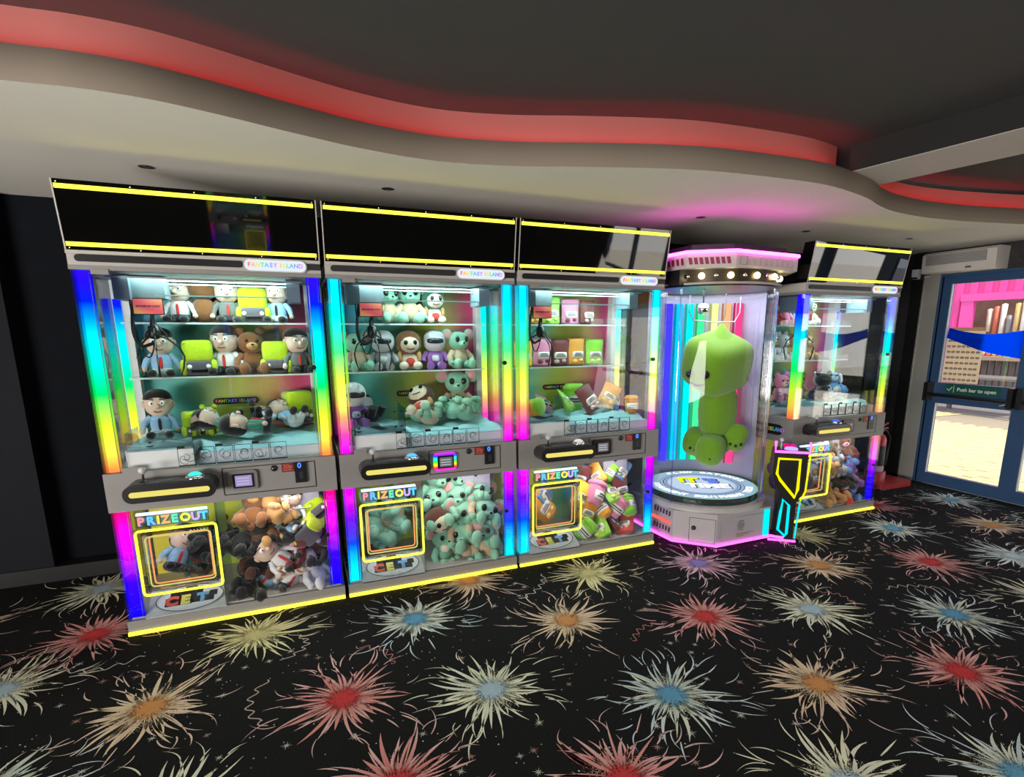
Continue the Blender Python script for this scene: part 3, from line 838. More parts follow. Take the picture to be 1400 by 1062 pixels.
    for (a, z) in ((.15, 1.09), (.38, 1.10), (.15, 1.0), (.38, 1.0)): MB().lathe([(0, .0), (.008, .001), (.008, .008), (0, .009)], (a, .302, z), 8).build('guard_screw', M_black, t)
    B(.42, W - .05, .088, .093, .965, 1.10).build('front_guard', M_acr, t)
    # instruction strip
    ins = MB()
    for k_ in range(6):
        xa = .335 + k_ * .0885; xb = xa + .083; za, zb = .915, 1.012; e_ = .0022
        for q_ in ((xa, xb, za, za + .006), (xa, xb, zb - e_, zb), (xa, xa + e_, za, zb), (xb - e_, xb, za, zb)): ins.box(q_[0], q_[1], -.002, .003, q_[2], q_[3])
        if k_ % 2 == 0: ins.box(xa, xa + .035, -.002, .003, zb, zb + .012)
        rr = random.Random(k_ * 7 + 3)
        for s_ in range(3):
            c = (xa + .042 + rr.uniform(-.012, .012), .962 + rr.uniform(-.014, .014)); ra = rr.uniform(.012, .028); a0 = rr.uniform(0, 6); sp_ = rr.uniform(3, 5.5)
            ins.tube([(c[0] + ra * cos(a0 + sp_ * j / 9), .0, c[1] + ra * .9 * sin(a0 + sp_ * j / 9)) for j in range(10)], .0015, 4)
    ins.build('instruction_sticker', M_black, t)
    # crane
    mb = MB(); mb.box(.10, W - .1, .14, .152, 1.885, 1.893).box(.10, W - .1, .30, .312, 1.885, 1.893)
    mb.build('gantry_rail', M_steel, t)
    for z, y in ((1.868, .30), (1.80, .17)):
        MB().box(.30, .93, y, y + .012, z, z + .007).build('led_bar', mat('teal_alloy', (.35, .6, .62), .3, metal=.3), t)
    mb = MB()
    for i in range(26): mb.box(.40 + i * .015, .406 + i * .015, .297, .2995, 1.869, 1.874)
    mb.build('led_dots', M_led, t)
    for xx in (.12, .93): B(xx, xx + .07, .16, .36, 1.78, 1.90).build('gantry_box', mat('gantry_grey', (.13, .18, .22), .5), t)
    cr_ = B(.19, .335, .21, .36, 1.79, 1.90).build('crane_carriage', mat('crane_grey', (.14, .18, .20), .5), t)
    sgn = MB().rrect(.186, .325, 1.704, 1.790, .196, .206, .006, 3).build('crane_sign', M_black, cr_)
    B(.190, .321, .193, .197, 1.709, 1.785).build('sign_print', MATS['sign_gradient'], sgn)
    link('lettering', text_mesh('MAXIMUM LOAD', .014, .0006, .0004, mat('sign_text', (.10, .03, .02))), sgn, (.2555, .192, 1.748), FRONT)
    cl = MB().lathe([(0, .09), (.012, .09), (.016, .05), (.028, .045), (.028, -.005), (.02, -.02), (0, -.025)], (.258, .24, 1.60), 16).build('claw_head', M_black, cr_)
    MB().tube([(.258, .24, 1.79), (.258, .24, 1.68)], .010, 8).build('claw_cord', M_black, cr_)
    for a in (2.6, 4.9, .3):
        dx, dy = cos(a), sin(a)
        MB().tube([(.258 + dx * r_, .24 + dy * r_, z) for r_, z in ((.015, 1.60), (.06, 1.575), (.105, 1.535), (.125, 1.48), (.115, 1.42), (.10, 1.38))], .0052, 6).build('claw_prong', M_black, cr_)
        MB().tube([(.258 + dx * r_, .24 + dy * r_, z) for r_, z in ((.02, 1.64), (.05, 1.61), (.06, 1.575))], .0035, 6).build('prong_link', M_black, cr_)
    MB().tube([(.19 - .03 * sin(pi * k_ / 12) + .02 * k_ / 12, .22, 1.78 - .24 * sin(pi * k_ / 24) ** 1.0) for k_ in range(13)] + [(.258, .24, 1.56)], .009, 8).build('coiled_cable', M_black, cr_)
    MB().tube([(.17 + .10 * (1 - cos(pi * k_ / 14)) / 2, .23, 1.78 - .30 * sin(pi * k_ / 14)) for k_ in range(15)], .004, 6).build('loop_cable', M_black, cr_)
    # top frame, badge, header
    B(0, W, .0, DP, 1.905, 1.925).build('top_frame', M_grey, t)
    B(0, W, .004, DP, 1.925, 1.99).build('roof_box', M_greyL, t)
    MB().rrect(.03, .735, 1.942, 1.974, -.004, .006, .015, 5).build('black_slot', M_black, t)
    B(1.045, W, -.003, .006, 1.942, 1.974).build('black_slot', M_black, t)
    B(0, W, -.008, .004, 1.976, 1.992).build('top_trim', M_greyL, t)
    bd = MB().rrect(.745, 1.04, 1.930, 1.984, -.018, -.003, .026, 7).build('lit_name_badge', M_badge, t)
    MB().rrect(.738, 1.047, 1.924, 1.990, -.010, -.001, .032, 7).build('badge_rim', M_greyL, bd)
    multi_word('FANTASY ISLAND', .030, bd, .892, -.020, 1.957, emit=1)
    yt = -.048
    hd = MB().extr([(0, -.002, 1.994), (0, yt, 2.292), (0, yt + .10, 2.292), (0, .10, 1.994)], (W, 0, 0)).build('header_sign', M_blackgloss, t)
    for z in (2.018, 2.262):
        yy = -.002 + (yt + .002) * (z - 1.994) / .298
        B(.012, W - .016, yy - .012, yy - .001, z - .009, z + .009).build('header_light_strip', M_yel, hd)
    for z in (2.002, 2.281):
        yy = -.002 + (yt + .002) * (z - 1.994) / .298
        for xx in (.02, .30, .56, .83, W - .02): MB().ell((xx, yy, z), (.004, .003, .004), nu=6, nv=4).build('header_screw', M_chrome, hd)
    for xx in (0, W - .006): MB().extr([(xx, -.004, 1.994), (xx, yt - .002, 2.292), (xx, yt + .002, 2.292), (xx, .0, 1.994)], (.006, 0, 0)).build('header_edge', M_greyL, hd)
    # ------------ prize door
    pr = B(.085, .475, -.004, .001, .085, .70).build('prize_door', M_acr, t)
    B(.472, .482, -.004, .30, .085, .70).build('door_side_glass', M_acr, pr)
    xa, xb, za, zb = .098, .470, .222, .585
    def frame(xa, xb, za, zb, y, r_, m, name, par):
        rc = .018; P = []
        for cx, cz, a0 in ((xb - rc, zb - rc, 0), (xa + rc, zb - rc, 90), (xa + rc, za + rc, 180), (xb - rc, za + rc, 270)):
            for k_ in range(4):
                a = radians(a0 + 30 * k_); P.append((cx + rc * cos(a), y, cz + rc * sin(a)))
        return MB().tube(P, r_, 6, closed=True).build(name, m, par)
    frame(xa, xb, za, zb, -.008, .0065, M_yel, 'neon_frame', pr)
    frame(xa + .032, xb - .035, za + .035, zb - .045, .02, .004, M_yelL, 'inner_frame', pr)
    frame(xa + .045, xb - .045, za + .04, zb - .05, .045, .004, M_orange, 'inner_frame', pr)
    mb = MB(); mb.box(xa + .02, xb - .02, .0, .09, za + .015, za + .022).box(xa + .02, xb - .02, .0, .09, zb - .03, zb - .024).box(xa + .02, xa + .026, .0, .09, za + .015, zb - .03).box(xb - .026, xb - .02, .0, .09, za + .015, zb - .03)
    mb.build('chute_liner', glassmat('tinted_acrylic', (.75, .80, .78), 2.0), pr)
    for k_ in range(6): MB().extr([(.345 + k_ * .016, -.006, .553), (.352 + k_ * .016, -.006, .558), (.345 + k_ * .016, -.006, .563), (.348 + k_ * .016, -.006, .558)], (0, .002, 0)).build('arrow_mark', M_white, pr)
    # sign
    sg = B(.112, .436, -.006, .014, .668, .680).build('prize_sign', emis('sign_top_light', (.7, .85, 1.0), 1.3), pr)
    B(.108, .440, -.003, .012, .604, .668).build('sign_backing', glassmat('sign_acrylic', (.6, .8, .95), 1.5), sg)
    xs_ = [.132, .176, .210, .243, .284, .334, .381, .420]
    for (c, col), xx in zip(LET, xs_):
        link('letter', text_mesh(c, .060, .004, .0022, emis('prize_letter_' + c, col, .95)), sg, (xx, -.013, .637), FRONT)
        link('letter_shadow', text_mesh(c, .060, .003, .0052, mat('letter_outline', (.10, .20, .42), .4)), sg, (xx + .003, -.007, .634), FRONT)
    # sloping board with oval logo
    MB().extr([(.085, .0, .088), (.085, .20, .170), (.085, .21, .160), (.085, .0, .078)], (.388, 0, 0)).build('sloping_board', mat('pale_board', (.62, .62, .60), .5), pr)
    lg = thing_part('oval_logo', pr, (.285, .092, .131), (radians(22.3), 0, 0))
    def oval(rx, ry, z, m, nm):
        MB().add([(rx * cos(2 * pi * i / 36), ry * sin(2 * pi * i / 36), z) for i in range(36)], [tuple(range(36))]).build(nm, m, lg)
    oval(.168, .098, .0016, M_black, 'logo_rim'); oval(.163, .093, .0022, M_white, 'logo_disc')
    mb = MB()
    for a, b_, c, d_ in ((-.10, -.045, .0, .055), (-.055, .005, .02, .075), (.0, .06, .012, .075), (-.03, .03, .058, .085), (.0, .06, -.045, .02), (.05, .12, -.045, .02), (.095, .135, -.01, .03), (-.12, -.05, -.05, .01), (-.06, .01, -.05, .03)):
        mb.box(a, b_, c, d_, .0024, .0032)
    mb.build('logo_black_shape', M_black, lg)
    for c, xx, col in (('C', -.088, (.75, .10, .08)), ('E', -.022, (.80, .70, .15)), ('T', .062, (.15, .40, .70))):
        link('letter', text_mesh(c, .085, .001, .006, mat('logo_' + c, col, .4)), lg, (xx, -.018, .005))
    link('letter', text_mesh('I', .06, .001, .008, M_black), lg, (-.012, .052, .005))
    # coin box
    cb = B(.80, 1.01, .25, .50, .46, .69).build('coin_box', mat('coin_box_grey', (.34, .33, .40), .5), t)
    MB().lathe([(0, .004), (.014, .004), (.014, 0)], n=12).build('coin_box_lock', M_black, cb).matrix_local = Matrix.Translation((.905, .25, .635)) @ Matrix.Rotation(pi / 2, 4, 'X')
    MB().tube([(.86, .25, .56), (.86, .225, .56), (.86, .225, .54), (.955, .225, .54), (.955, .225, .56), (.955, .25, .56)], .004, 6).build('coin_box_handle', M_steel, cb)
    # real lamps of the machine
    for nm, z, pw, sy_ in (('cabinet_lamp', 1.895, 8.0, .20), ('bin_lamp', .692, 2.4, .12)):
        l = bpy.data.lights.new(nm, 'AREA'); l.shape = 'RECTANGLE'; l.size = .8; l.size_y = sy_; l.energy = pw; l.color = (.66, 1.0, .97) if z > 1 else (1, .97, .92)
        lo = bpy.data.objects.new(nm, l); COL.objects.link(lo); lo.parent = t; lo.location = (.56, .25 if z > 1 else .12, z)
    return t


def thing_part(name, parent, loc, rot):
    """one small part mesh that carries sub-parts (a thin base plate)"""
    o = MB().add([(.17 * cos(2 * pi * i / 36), .10 * sin(2 * pi * i / 36), .001) for i in range(36)], [tuple(range(36))]).build(name, M_white, parent)
    o.location = loc; o.rotation_euler = rot
    return o


ramp_print('rainbow_upper', [(0, (.05, .32, .50)), (.28, (.10, .42, .36)), (.46, (.50, .55, .08)), (.60, (.55, .40, .12)), (.75, (.55, .06, .16)), (1, (.30, .08, .40))], (.80, -.16, .10), rough=.4)
ramp_print('rainbow_lower', [(0, (.75, .60, .05)), (.35, (.65, .70, .08)), (.55, (.15, .55, .35)), (.75, (.08, .30, .70)), (1, (.06, .15, .60))], (.85, 0, -.12), rough=.4)
ramp_print('sign_gradient', [(0, (.75, .65, .10)), (.3, (.80, .45, .10)), (.55, (.70, .08, .12)), (.8, (.75, .30, .15)), (1, (.6, .5, .3))], (1.5, 3.5, -6.05), emit=.25, rough=.4)

X1, X2, X3, X4 = -.9806, .1549, 1.2904, 3.6729
Y4 = D - .084
machines = [(X1, D, 'a', 'leftmost claw machine, dolls and lime car plushes inside, light grey with rainbow columns', 'silver', (.05, .75, .6)),
            (X2, D, 'b', 'second claw machine from left, filled with mint green plushes, screen ringed in rainbow light', 'rgb', (.1, .45, .9)),
            (X3, D, 'b', 'third claw machine from left, filled with snack pouch and pot plushes', 'black', (.55, .55, .55)),
            (X4, Y4, 'a', 'rightmost claw machine standing alone beyond the round glass machine', 'black', (.05, .12, .8))]
cms = []
for a in machines: cms.append(claw_machine(*a))
# side name badge on the free-standing machine's left flank
c4 = cms[3]
sb = MB().rrect(.10, .46, -.045, .045, 0, .006, .044, 7).mesh('side_badge', M_black)
so_ = link('side_name_badge', sb, c4, (-.003, .56, .80), (0, 0, -pi / 2))
multi_word('FANTASY ISLAND', .045, so_, .28, -.002, 0)

# a further machine at the far side of the hall, which the black header panel mirrors
def copy_tree(o, par=None):
    c = o.copy(); COL.objects.link(c)
    if par: c.parent = par
    for ch_ in list(o.children): copy_tree(ch_, c)
    return c


cf = copy_tree(cms[0]); cf.location = (-.42, -7.0, 0); cf.rotation_euler = (0, 0, pi)
cf['label'] = 'empty claw machine across the hall, mirrored faintly in the leftmost header panel'

# ------------------------------------------------------------------ round glass machine
rc = thing('round_claw_machine', 'round glass claw machine with pink neon rims and light bulbs holding a giant green plush', 'claw machine', (0, 0, 0))
CX, CY = 3.0, 3.50
oc = [(2.52, 3.52), (2.535, 3.25), (2.76, 3.02), (3.295, 3.025), (3.50, 3.20), (3.55, 3.55), (3.50, 3.95), (3.2, 4.1), (2.75, 4.1), (2.52, 3.9)]
base = MB().extr([(x, y, .03) for x, y in oc], (0, 0, .245)).build('octagonal_base', mat('pale_grey_metal', (.38, .36, .37), .45, var=.05), rc)
o2 = [(CX + (x - CX) * .96, CY + .02 + (y - CY - .02) * .96) for x, y in oc]
MB().extr([(x, y, 0) for x, y in o2], (0, 0, .03)).build('plinth', M_black, rc)
def offs(p, d): 
    v = Vector((p[0] - CX, p[1] - CY)); v = v.normalized() * (v.length + d); return (CX + v.x, CY + v.y)
loop = [(2.52, 3.9)] + oc[:4] + [(3.35, 2.95)]
MB().tube([(*offs(p, .012), .035) for p in loop], .010, 8).build('base_neon', M_pinkneon, rc)
MB().lathe([(.50, 0), (.50, .03), (.47, .045), (.44, .045)], (CX, CY, .272), 48).build('base_ring', M_greyL, rc)
# slots on left face, door with lock, grille on front face
a, b_ = Vector((*oc[1], 0)), Vector((*oc[0], 0))
def onface(p, q_, s, z, out=.004):
    d = (q_ - p); n_ = Vector((d.y, -d.x, 0)).normalized()
    c = Vector((CX, CY, 0))
    if n_.dot((p + q_) / 2 - c) < 0: n_ = -n_
    r_ = p + d * s + n_ * out; return (r_.x, r_.y, z)
for row, z in ((0, .215), (1, .085)):
    for k_ in range(6):
        s = .12 + k_ * .13
        MB().add([onface(a, b_, s, z), onface(a, b_, s + .07, z), onface(a, b_, s + .05, z + .04), onface(a, b_, s - .02, z + .04)], [(0, 1, 2, 3)]).build('vent_slot', mat('slot_purple', (.10, .01, .06), .5), base)
MB().tube([onface(a, b_, s, .165, .006) for s in (.1, .9)], .014, 8).build('red_side_light', emis('red_side_glow', (1.0, .12, .10), 1.0), base)
p_, q_ = Vector((*oc[2], 0)), Vector((*oc[1], 0))
e_ = .003
def outline(p, q_, s0, s1, z0, z1, m, par, name, rr=.0018):
    MB().tube([onface(p, q_, s0, z0), onface(p, q_, s1, z0), onface(p, q_, s1, z1), onface(p, q_, s0, z1)], rr, 4, closed=True).build(name, m, par)
outline(p_, q_, .03, .62, .045, .235, M_black, base, 'hatch_joint')
lkp = onface(p_, q_, .52, .155, .004)
MB().ell(lkp, (.018, .018, .018)).build('hatch_lock', M_black, base)
p_, q_ = Vector((*oc[2], 0)), Vector((*oc[3], 0))
outline(p_, q_, .06, .88, .055, .235, M_greyL, base, 'front_hatch_joint')
for k_ in range(6): MB().tube([onface(p_, q_, .37 + .01 * abs(k_ - 2.5), .13 + k_ * .014), onface(p_, q_, .50 - .01 * abs(k_ - 2.5), .13 + k_ * .014)], .0022, 4).build('speaker_slit', M_black, base)
for k_ in range(3): MB().tube([onface(p_, q_, .36, .10 - k_ * .012), onface(p_, q_, .70 - .1 * k_, .10 - k_ * .012)], .0025, 4).build('small_print', mat('gold_print', (.35, .22, .10), .5), base)
B(3.22, 3.27, 3.012, 3.02, .05, .26).build('corner_cyan_light', M_cyan, base)
# turntable
tt = MB().lathe([(0, .0), (.435, .0), (.435, .045), (.0, .045)], (CX, CY, .318), 56, smooth=False).build('turntable', mat('turntable_side', (.03, .04, .03), .25), rc)
disc = MB().lathe([(0, 0), (.44, 0)], (CX, CY, .368), 56).build('printed_disc', emis('disc_light', (.45, .65, .85), .62), tt)
for r0, r1, col, st in ((.305, .315, (.05, .07, .15), 1), (.285, .292, (.25, .12, .45), .8), (.335, .34, (.05, .07, .15), 1), (.425, .438, (.2, .55, .4), .8)):
    MB().lathe([(r0, 0), (r1, 0)], (CX, CY, .3695), 56).build('disc_ring', emis('ring_%d' % int(r0 * 1000), col, st), tt)
MB().lathe([(0, 0), (.27, 0)], (CX, CY, .3688), 48).build('disc_centre', emis('disc_centre', (.62, .76, .95), .72), tt)
ml = emis('disc_letter', (.95, .97, 1.0), 1.0); mk = emis('disc_dark_letter', (.05, .06, .12), .8)
ringt = 'CATCHER' ; ring2 = 'AMUSEMENT EQUIPMENT TECH'
def ringtext(s, a_mid, step, r_, flip):
    for i, c in enumerate(s):
        if c == ' ': continue
        a = a_mid + (i - (len(s) - 1) / 2) * step * (-1 if not flip else 1)
        link('ring_letter', text_mesh(c, .07, .001, .004, ml), tt, (CX + r_ * cos(a), CY + r_ * sin(a), .3705), (0, 0, a - pi / 2 if not flip else a + pi / 2))
view = radians(230)
ringtext('CLAW CATCHER', view + pi - .1, .165, .378, False)
ringtext(ring2, view + .1, .125, .378, True)
rz = radians(-28)
for s, col, size, u, v in (('IT', (.75, .85, .0), .20, -.09, .09), ("'S", (.10, .20, .75), .18, .09, .085), ('TIME', (.92, .95, 1.0), .16, .04, -.075)):
    m_ = emis('disc_word_' + str(size), col, 1.0)
    xx = CX + u * cos(rz) - v * sin(rz); yy = CY + u * sin(rz) + v * cos(rz)
    link('disc_word_shadow', text_mesh(s, size, .001, .013, mk), tt, (xx + .008, yy - .006, .3705), (0, 0, rz))
    link('disc_word', text_mesh(s, size, .001, .009, m_), tt, (xx, yy, .3725), (0, 0, rz))
# tube
M_tube = glassmat('tube_acrylic', (.97, .98, 1.0), .5, rough=.01)
MB().lathe([(.475, .31), (.475, 1.93)], (CX, CY, 0), 64).build('glass_tube', M_tube, rc)
for k_ in range(26):
    aa = radians(165 + k_ * 2.2)
    if k_ > 9: aa = radians(300 + (k_ - 10) * 3.0)
    MB().tube([(CX + .468 * cos(aa), CY + .468 * sin(aa), .33), (CX + .468 * cos(aa), CY + .468 * sin(aa), 1.90)], .004, 5).build('tube_rib', glassmat('rib_acrylic', (.9, .94, 1), 5.0), rc)
for aa in (202, 292):
    a = radians(aa); MB().tube([(CX + .478 * cos(a), CY + .478 * sin(a), .31), (CX + .478 * cos(a), CY + .478 * sin(a), 1.93)], .006, 6).build('tube_seam', glassmat('seam_acrylic', (.85, .9, 1), 6.0), rc)
MB().lathe([(.47, 0), (.485, 0), (.485, .012), (.47, .012)], (CX, CY, .315), 64).build('tube_foot_rim', M_acr, rc)
# coloured LED tubes at the back of the cylinder
def at(px, depth_y):   # x on plane y for a picture column at mid height (kept as numbers below)
    return None
for u, c in [(-.07, (.05, .04, 1.0)), (.035, (.0, .50, 1.0)), (.135, (.0, .90, .80)), (.222, (.05, 1.0, .30)), (.312, (.85, 1.0, .30)), (.378, (1.0, .42, .18)), (.423, (1.0, .05, .22))]:
    vv = math.sqrt(.45 ** 2 - u ** 2); yy = CY + vv
    o_ = MB().tube([(CX + u, yy, .48), (CX + u, yy, 1.85)], .026, 10).build('coloured_light_tube', emis('led_%d' % int((u + 1) * 100), c, 1.1), rc)
    MB().tube([(CX + u * .97 - .045, yy * 1.0, .48), (CX + u * .97 - .045, yy, 1.85)], .009, 6).build('tube_side_glow', emis('led_side_glow_%d' % int((u + 1) * 100), c, .4), o_)  # soft side reflection of each tube, put in as a dim glowing strip
bw = MB()
for k_ in range(17):
    pass
bw.lathe([(.49, .31), (.49, 1.93)], (CX, CY, 0), 24, a0=radians(-8), a1=radians(150)).build('rear_shell', mat('violet_grey_shell', (.33, .30, .42), .35, var=.1, scale=5), rc)
l = bpy.data.lights.new('tube_fill', 'AREA'); l.shape = 'DISK'; l.size = .8; l.energy = 9; l.color = (.9, .95, 1)  # fill light added inside the tube to brighten the giant plush
lo = bpy.data.objects.new('tube_fill', l); COL.objects.link(lo); lo.location = (CX, CY, 1.925)
# claw top: ceiling plate, ball and arc
MB().lathe([(0, 0), (.47, 0)], (CX, CY, 1.93), 48).build('tube_ceiling', mat('lattice_grey', (.25, .2, .3), .4, var=.4, scale=80), rc)
MB().ell((CX - .13, CY - .05, 1.785), (.045, .045, .045)).build('mirror_ball', M_chrome, rc)
MB().tube([(CX - .13, CY - .05, 1.93), (CX - .13, CY - .05, 1.82)], .006, 6).build('ball_cord', M_black, rc)
hk = [(CX - .30, CY - .1, 1.88), (CX - .30, CY - .1, 1.76), (CX - .26, CY - .1, 1.70), (CX - .05, CY - .1, 1.685), (CX + .14, CY - .1, 1.69), (CX + .19, CY - .1, 1.76), (CX + .19, CY - .1, 1.88)]
MB().tube(hk, .005, 6).build('hanging_arc', M_steel, rc)
# header drum
hd = [(2.50, 3.55), (2.52, 3.23), (2.78, 3.03), (3.40, 3.08), (3.58, 3.35), (3.58, 3.9), (2.9, 4.1), (2.50, 3.9)]
MB().extr([(x, y, 2.045) for x, y in hd], (0, 0, .095)).build('header_drum', mat('header_grey', (.50, .46, .44), .45, var=.04), rc)
h3 = [(CX + (x - CX) * .86, CY + (y - CY) * .86) for x, y in hd]
MB().extr([(x, y, 2.14) for x, y in h3], (0, 0, .07)).build('header_cap', M_black, rc)
MB().tube([(*offs(p, .004), 2.152) for p in hd[:4] + [(3.42, 3.10)]], .012, 8).build('header_neon', emis('header_pink_neon', (1.0, .05, .72), 11.0), rc)
B(2.52, 3.45, 3.3, 4.0, 1.94, 2.045).build('bulb_ring_core', M_black, rc)
MB().lathe([(.455, 1.955), (.455, 2.04)], (CX, CY, 0), 40).build('bulb_band', mat('bronze_band', (.06, .045, .03), .3, metal=.5), rc)
MB().lathe([(.455, 0), (.485, 0), (.485, .015), (.455, .015)], (CX, CY, 1.94), 48).build('tube_head_rim', M_greyL, rc)
for k_ in range(13):
    aa = radians(195 + k_ * 12.0)
    p = (CX + .468 * cos(aa), CY + .468 * sin(aa), 1.998)
    if k_ % 2 == 0: MB().ell(p, (.022, .022, .022), nu=10, nv=6).build('bulb', M_bulb, rc)
    else: MB().ell(p, (.015, .015, .015), nu=10, nv=6).build('unlit_bulb', M_chrome, rc)
p_, q_ = Vector((*hd[1], 0)), Vector((*hd[2], 0))
M_slot = mat('slot_crimson', (.25, .01, .06), .5)
for k_ in range(8): MB().add([onface(p_, q_, .06 + k_ * .11, 2.07), onface(p_, q_, .13 + k_ * .11, 2.07), onface(p_, q_, .10 + k_ * .11, 2.115), onface(p_, q_, .03 + k_ * .11, 2.115)], [(0, 1, 2, 3)]).build('header_slot', M_slot, rc)
p2_, q2_ = Vector((*hd[0], 0)), Vector((*hd[1], 0))
for k_ in range(6): MB().add([onface(p2_, q2_, .1 + k_ * .15, 2.07), onface(p2_, q2_, .18 + k_ * .15, 2.07), onface(p2_, q2_, .15 + k_ * .15, 2.115), onface(p2_, q2_, .07 + k_ * .15, 2.115)], [(0, 1, 2, 3)]).build('header_slot', M_slot, rc)
p_, q_ = Vector((*hd[2], 0)), Vector((*hd[3], 0))
outline(p_, q_, .05, .16, 2.065, 2.12, mat('etched_grey', (.30, .28, .27), .5), rc, 'header_etching', .0025)
for k_ in range(8): outline(p_, q_, .2 + k_ * .09, .27 + k_ * .09, 2.065, 2.11 + .004 * (k_ % 3), MATS['etched_grey'], rc, 'header_etching', .0012)
# control post with neon
cpst = thing('neon_control_post', 'tall black control post with yellow and cyan neon shapes right of round machine', 'control post', (3.30, 3.00, 0), (0, 0, radians(-38)))
# local: x along face (to the right), y into depth
def PP(pts, y0, y1, m, nm, par=cpst): return MB().extr([(x, y0, z) for x, z in pts], (0, y1 - y0, 0)).build(nm, m, par)
prof = [(.03, .02), (.16, .02), (.17, .30), (.20, .36), (.20, .70), (-.02, .70), (-.02, .53), (.035, .40)]
PP([(.02, .0), (.15, .0), (.15, .33), (.20, .40), (.205, .71), (-.03, .71), (-.035, .54), (.02, .40)], 0, .16, M_black, 'post_body')
def neon(pts, m, nm, r_=.010, par=cpst): return MB().tube([(x, -.01, z) for x, z in pts], r_, 8, closed=True, smooth=True).build(nm, m, par)
neon([(.0, .665), (.15, .665), (.15, .43), (.135, .365), (.02, .50), (-.005, .545)], M_yneon2, 'yellow_neon_shape')
neon([(.055, .345), (.10, .30), (.10, .07), (.09, .05), (.035, .10), (.045, .25)], M_cyan, 'cyan_neon_shape')
MB().tube([(.215, -.01, .69), (.205, -.01, .42), (.175, -.01, .34)], .006, 6).build('yellow_edge_neon', M_yneon2, cpst)
MB().tube([(.175, -.01, .33), (.16, -.01, .04)], .006, 6).build('cyan_edge_neon', M_cyan, cpst)
MB().tube([(-.03, -.012, .80), (-.03, -.012, .72), (.21, -.012, .72), (.21, -.012, .80)], .009, 8).build('pink_neon_tray', M_pinkneon, cpst)
B(-.03, .21, -.0, .14, .712, .73).build('control_shelf', M_black, cpst)
bt_ = MB().lathe([(.05, 0), (.045, .012), (.0, .02)], (.09, .05, .73), 18).build('round_button', emis('violet_button', (.45, .45, 1.0), 1.0), cpst)
MB().tube([(.02, .06, .73), (.02, .06, .79)], .005, 6).ell((.02, .06, .80), (.016, .016, .016)).build('joystick', mat('pale_ball', (.5, .5, .5)), cpst)
MB().tube([(-.03, -.005, .012), (.17, -.005, .012)], .008, 6).build('foot_neon', M_pinkneon, cpst)

# ------------------------------------------------------------------ plush toys
PC = {}


def P_(name, c): return plush(name, c)


SK = P_('skin', (.72, .52, .42)); HR = P_('black', (.015, .014, .015)); WH = P_('white', (.75, .74, .72)); BKd = mat('toy_eye_black', (.01, .01, .01), .15)
EW = mat('toy_eye_white', (.85, .85, .85), .4)


def doll_parts(shirt, trousers, tie):
    key = ('doll', shirt, trousers, tie)
    if key in PC: return PC[key]
    sh = P_('shirt_' + shirt, {'blue': (.30, .50, .72), 'grey': (.16, .17, .16), 'white': (.70, .70, .72), 'green': (.05, .20, .14)}[shirt])
    tr = P_('trousers_' + trousers, {'black': (.02, .02, .025), 'white': (.65, .66, .7)}[trousers]); te = P_('tie_' + tie, {'red': (.6, .04, .04), 'black': (.02, .02, .02)}[tie])
    L = []
    L.append(('body', MB().ell((0, 0, .065), (.048, .036, .06), .8).mesh('body', sh), [('tie', MB().ell((0, -.037, .07), (.008, .004, .032), .7, 8, 6).mesh('tie', te))]))
    L.append(('trousers', MB().ell((0, -.002, .025), (.05, .04, .028), .8).mesh('trousers', tr), []))
    for s in (-1, 1):
        L.append(('arm', MB().tube([(s * .038, 0, .105), (s * .065, -.008, .08), (s * .078, -.022, .045)], [.017, .016, .012], 8).mesh('arm', sh), [('hand', MB().ell((s * .08, -.027, .036), (.015, .013, .014), 1, 8, 6).mesh('hand', SK))]))
        L.append(('leg', MB().tube([(s * .025, -.01, .02), (s * .035, -.055, .02)], [.021, .018], 8).mesh('leg', tr), [('shoe', MB().ell((s * .04, -.078, .02), (.021, .027, .019), .9, 10, 6).mesh('shoe', HR))]))
    hz = .175
    head = ('head', MB().ell((0, 0, hz), (.062, .052, .066), .85, 18, 12).mesh('head', SK), [
        ('hair', MB().ell((0, .006, hz + .012), (.066, .055, .062), .85, 18, 8, lo=8, hi=90).ell((0, .022, hz), (.064, .044, .062), .85, 14, 8).mesh('hair', HR)),
        ('nose', MB().ell((0, -.056, hz - .012), (.012, .014, .013), 1, 8, 6).mesh('nose', SK)),
        ('mouth', MB().tube([(-.018, -.049, hz - .036), (0, -.052, hz - .041), (.018, -.049, hz - .036)], .0022, 5).mesh('mouth', P_('brown_dark', (.12, .04, .03))))])
    for s in (-1, 1):
        head[2].append(('ear', MB().ell((s * .064, 0, hz - .004), (.010, .008, .017), 1, 8, 6).mesh('ear', SK)))
        head[2].append(('eye', MB().ell((s * .024, -.050, hz + .006), (.012, .005, .013), 1, 10, 6).ell((s * .022, -.0545, hz + .005), (.0045, .003, .005), 1, 8, 4, mi=1).mesh('eye', [EW, BKd])))
        head[2].append(('eyebrow', MB().tube([(s * .012, -.052, hz + .024), (s * .036, -.047, hz + .027)], .0028, 5).mesh('eyebrow', HR)))
    L.append(head)
    PC[key] = L
    return L


